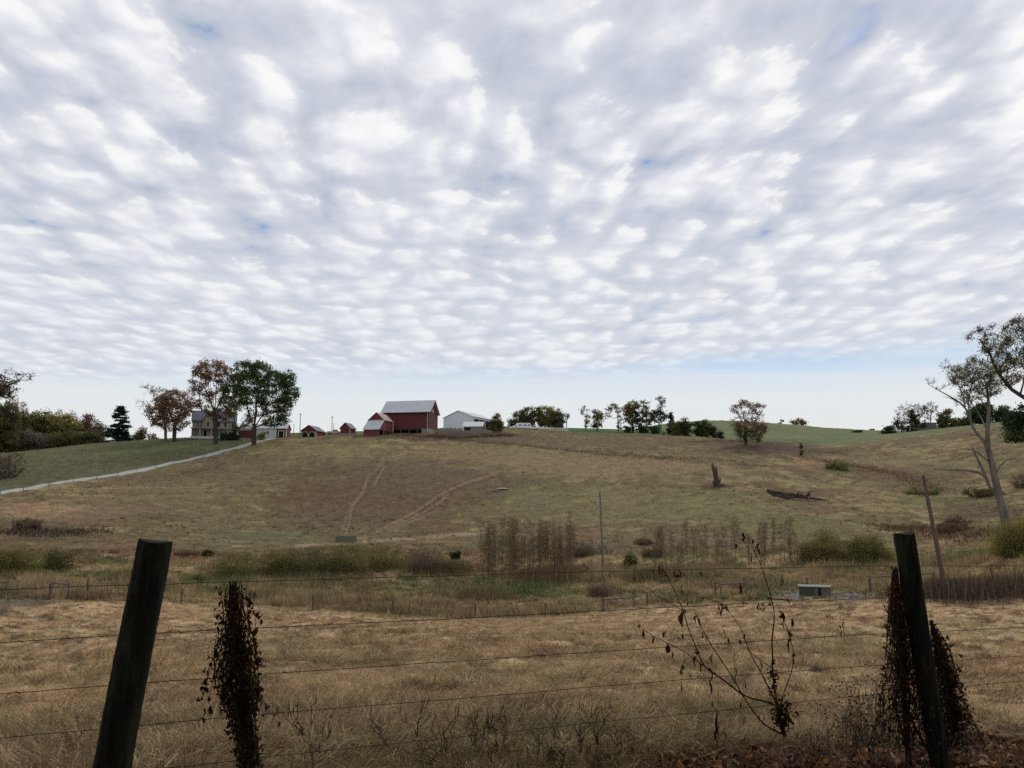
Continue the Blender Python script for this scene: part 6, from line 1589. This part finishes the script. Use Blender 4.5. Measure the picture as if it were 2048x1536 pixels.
def shrivel(lst, o3, seed, cfn, off=.15):
    """hanging curled leaves: list of (x, y, length px, width px)"""
    rng = np.random.default_rng(seed); V, T, Cc = [], [], []
    for x, y, L, w in lst:
        L, w = L / 3.227, w / 3.227
        a = fp(*cfn(x, y), off + rng.normal(0, .01)) - o3; s = 5.3 / F; n = 6; k0 = len(V); h = rng.uniform(0, 6.28)
        sw = np.array([math.cos(h), math.sin(h), 0]); col = DARKLEAF[rng.integers(0, 3)] * rng.uniform(.5, 1.1)
        for i in range(n + 1):
            f = i / n; c = a + np.array([0, 0, -L * s * f]) + sw * L * s * .22 * math.sin(f * 3.1) + rng.normal(0, .0015, 3)
            ww = w * s * (math.sin(math.pi * min(1, f * .9 + .08)) ** .7) * .5
            an = h + f * 2.2; e = np.array([math.cos(an), math.sin(an), .1]) * ww; g = np.array([-math.sin(an), math.cos(an), 0]) * ww * .7
            V += [c - e, c + g, c + e]; Cc += [col] * 3
        for i in range(n):
            b = k0 + i * 3; T += [(b, b + 1, b + 4), (b, b + 4, b + 3), (b + 1, b + 2, b + 5), (b + 1, b + 5, b + 4)]
    return np.array(V), T, np.array(Cc)
LV = [(345,640,55,16),(320,610,30,14),(405,680,45,18),(503,730,60,34),(528,780,45,10),(598,530,90,30),(590,670,45,18),(570,690,20,8),(685,550,50,20),(700,570,30,16),(680,815,60,24),(708,860,50,24),(768,885,90,20),(765,960,110,12),
      (722,660,35,14),(745,680,40,10),(790,800,60,12),(855,510,60,16),(875,480,40,14),(850,465,25,16),(830,480,40,10),(730,430,14,22),(965,340,70,18),(985,460,25,12),(1090,470,60,10),(1070,435,20,14),(1140,1100,10,8),
      (1232,520,90,16),(1250,560,70,12),(1270,440,60,12),(1300,570,60,16),(1245,300,50,10),(1230,330,35,12),(455,225,60,14),(485,265,30,26),(410,260,20,12),(575,250,60,10),(600,350,70,10),(630,450,40,10),(720,270,30,14),(1000,40,50,18),(990,15,30,18),(940,90,30,16),(1045,60,40,16),
      (1090,85,60,22),(1095,120,40,14),(1045,150,60,14),(965,710,30,26),(1095,850,60,10),(1000,980,40,12),(640,930,35,10),(590,870,60,16),(970,1110,35,12),(690,940,20,10),(1270,640,80,14),(1285,700,90,12),(470,650,40,14),(490,650,40,10),(860,640,60,10),(890,690,40,12),(935,880,60,8)]
V, T, cc = shrivel(LV, o3, 3, c3); link('foliage', tri_mesh('weed_leaf', V, T, col=cc, mat=MATS['leaf']), t)
rng = np.random.default_rng(33); n = 520; C = np.array([fp(*c3(1235 + rng.normal(0, 32), 1190 + rng.normal(0, 50)), .15 + rng.normal(0, .03)) - o3 for _ in range(n)])
C2 = np.array([fp(*c3(1180 + rng.normal(0, 12) + 14 * math.sin(k), rng.uniform(900, 1080)), .15 + rng.normal(0, .01)) - o3 for k in range(90)])
C3 = np.array([fp(*c3(x_ + rng.normal(0, 9), y_ + rng.normal(0, 14)), .15 + rng.normal(0, .01)) - o3 for x_, y_ in [(1200, 930), (1290, 690), (1230, 560), (1180, 850), (1170, 470), (1110, 500), (860, 500), (1310, 830), (1000, 690), (1330, 1190), (600, 520), (690, 780), (460, 270), (560, 290)] for _ in range(9)])
C = np.vstack([C, C2, C3]); V, T, cc = leaf_shapes(C, rng.uniform(.008, .03, len(C)), DARKLEAF[rng.integers(0, 4, len(C))] * .9, 1.0, droop=.4)
link('shrivelled_foliage', tri_mesh('weed_tuft', V, T, col=cc, mat=MATS['leaf']), t)
for k, (lb, lines, lv) in enumerate((
 ('short dead weed stalk left of the branching dead weed', [([(830,1500),(825,1380),(830,1290),(822,1200),(828,1080),(830,970)], 1.6, .5), ([(822,1200),(805,1150),(785,1100)], 1.0, .5)], [(790, 1100, 35, 14), (825, 1170, 160, 16), (830, 1270, 110, 18), (858, 1300, 70, 12)]),
 ('thin dead stalk with a curled tip below the third wire', [([(588,1050),(592,960),(600,880),(606,780)], 1.1, .5)], [(598, 865, 40, 16), (585, 1000, 40, 8)]),
 ('thin stem with small leaves just left of the right post', [([(1500,760),(1520,660),(1530,560),(1480,500)], .9, .5), ([(1640,720),(1640,600),(1628,480)], 1.0, .5)], [(1640, 590, 60, 10), (1628, 650, 50, 12), (1610, 610, 30, 10)]),
 ('pale bent dry stem at the lower right of the bank', [([(1560,1510),(1540,1400),(1510,1320),(1480,1290)], 1.3, .6)], [(1540, 1390, 20, 6)]))):
    o3 = fp(*c3(*lines[0][0][0]), .1); t = thing('dry_stalk', lb, 'weed', o3)
    stalks([(curve([fp(*c3(x, y), .1) - o3 for x, y in pts], 3), a_ * .0015, b_ * .0015) for pts, a_, b_ in lines]).build('stem', 'twig_brown', t)
    V, T, cc = shrivel(lv, o3, 40 + k, c3, .1); link('foliage', tri_mesh('stalk_leaf', V, T, col=cc, mat=MATS['leaf']), t)
# --- curly dry weeds along the bottom edge
for k in range(26):
    rng = np.random.default_rng(500 + k)
    x = (rng.uniform(830, 1260) if k < 18 else (rng.uniform(560, 830) if k < 22 else rng.uniform(1620, 1760))); y = rng.uniform(1470, 1560); hp = rng.uniform(35, 90)
    o3 = fp(x, y, .55); ln = []
    for j in range(rng.integers(3, 7)):
        x1 = x + rng.normal(0, 22); pts = [(x + rng.normal(0, 4), y)]
        for f in (.3, .55, .8, 1.0): pts.append((x + (x1 - x) * f + rng.normal(0, 5), y - hp * f * rng.uniform(.8, 1.05)))
        c_ = curve([fp(px_, py_, .55 + rng.normal(0, .02)) - o3 for px_, py_ in pts], 3); ln.append((c_, .0019, .0009))
        for q in c_[5::3]:
            d = rng.normal(0, .012, 3); ln.append(([q, q + d + [0, 0, .014], q + d * 1.2 + [0, 0, .034]], .0016, .0012))
    t = thing('curly_weed', 'small dead weed with curled dark seed stalks at the bottom of the bank', 'weed', o3, group='curled dead weeds at the bottom edge')
    stalks(ln, sides=4).build('stem', 'twig_brown' if k % 3 == 0 else 'vine_stem', t)
# brambly tangle at the foot of the right post
rng = np.random.default_rng(77); ln = []
o3 = fp(1720, 1480, .1); t = thing('bramble_tangle', 'low tangle of thin brown bramble stems left of the right post', 'bramble', o3); C = []
for i in range(420):
    x = rng.normal(1720, 70) if i % 3 else rng.normal(1900, 40); y = 1490 + rng.uniform(-10, 40); hp = rng.uniform(40, 190) * math.exp(-((x - 1770) / 150) ** 2); x1 = x + rng.normal(0, 40)
    pts = [fp(x + (x1 - x) * f + rng.normal(0, 5), y - hp * math.sin(f * rng.uniform(1.2, 2.2)), .0 + rng.normal(0, .10)) - o3 for f in np.linspace(0, 1, 5)]
    ln.append((curve(pts, 2), .0015, .0007)); C += [q + rng.normal(0, .01, 3) for q in pts[2:]]
stalks(ln, sides=3).build('stem', 'twig_brown', t); C = np.array(C)
V, T, cc = leaf_shapes(C, rng.uniform(.008, .025, len(C)), np.array(LEAF_PAL['brush'])[rng.integers(0, 3, len(C))], 1.0); link('foliage', tri_mesh('bramble_leaf', V, T, col=cc, mat=MATS['leaf']), t)
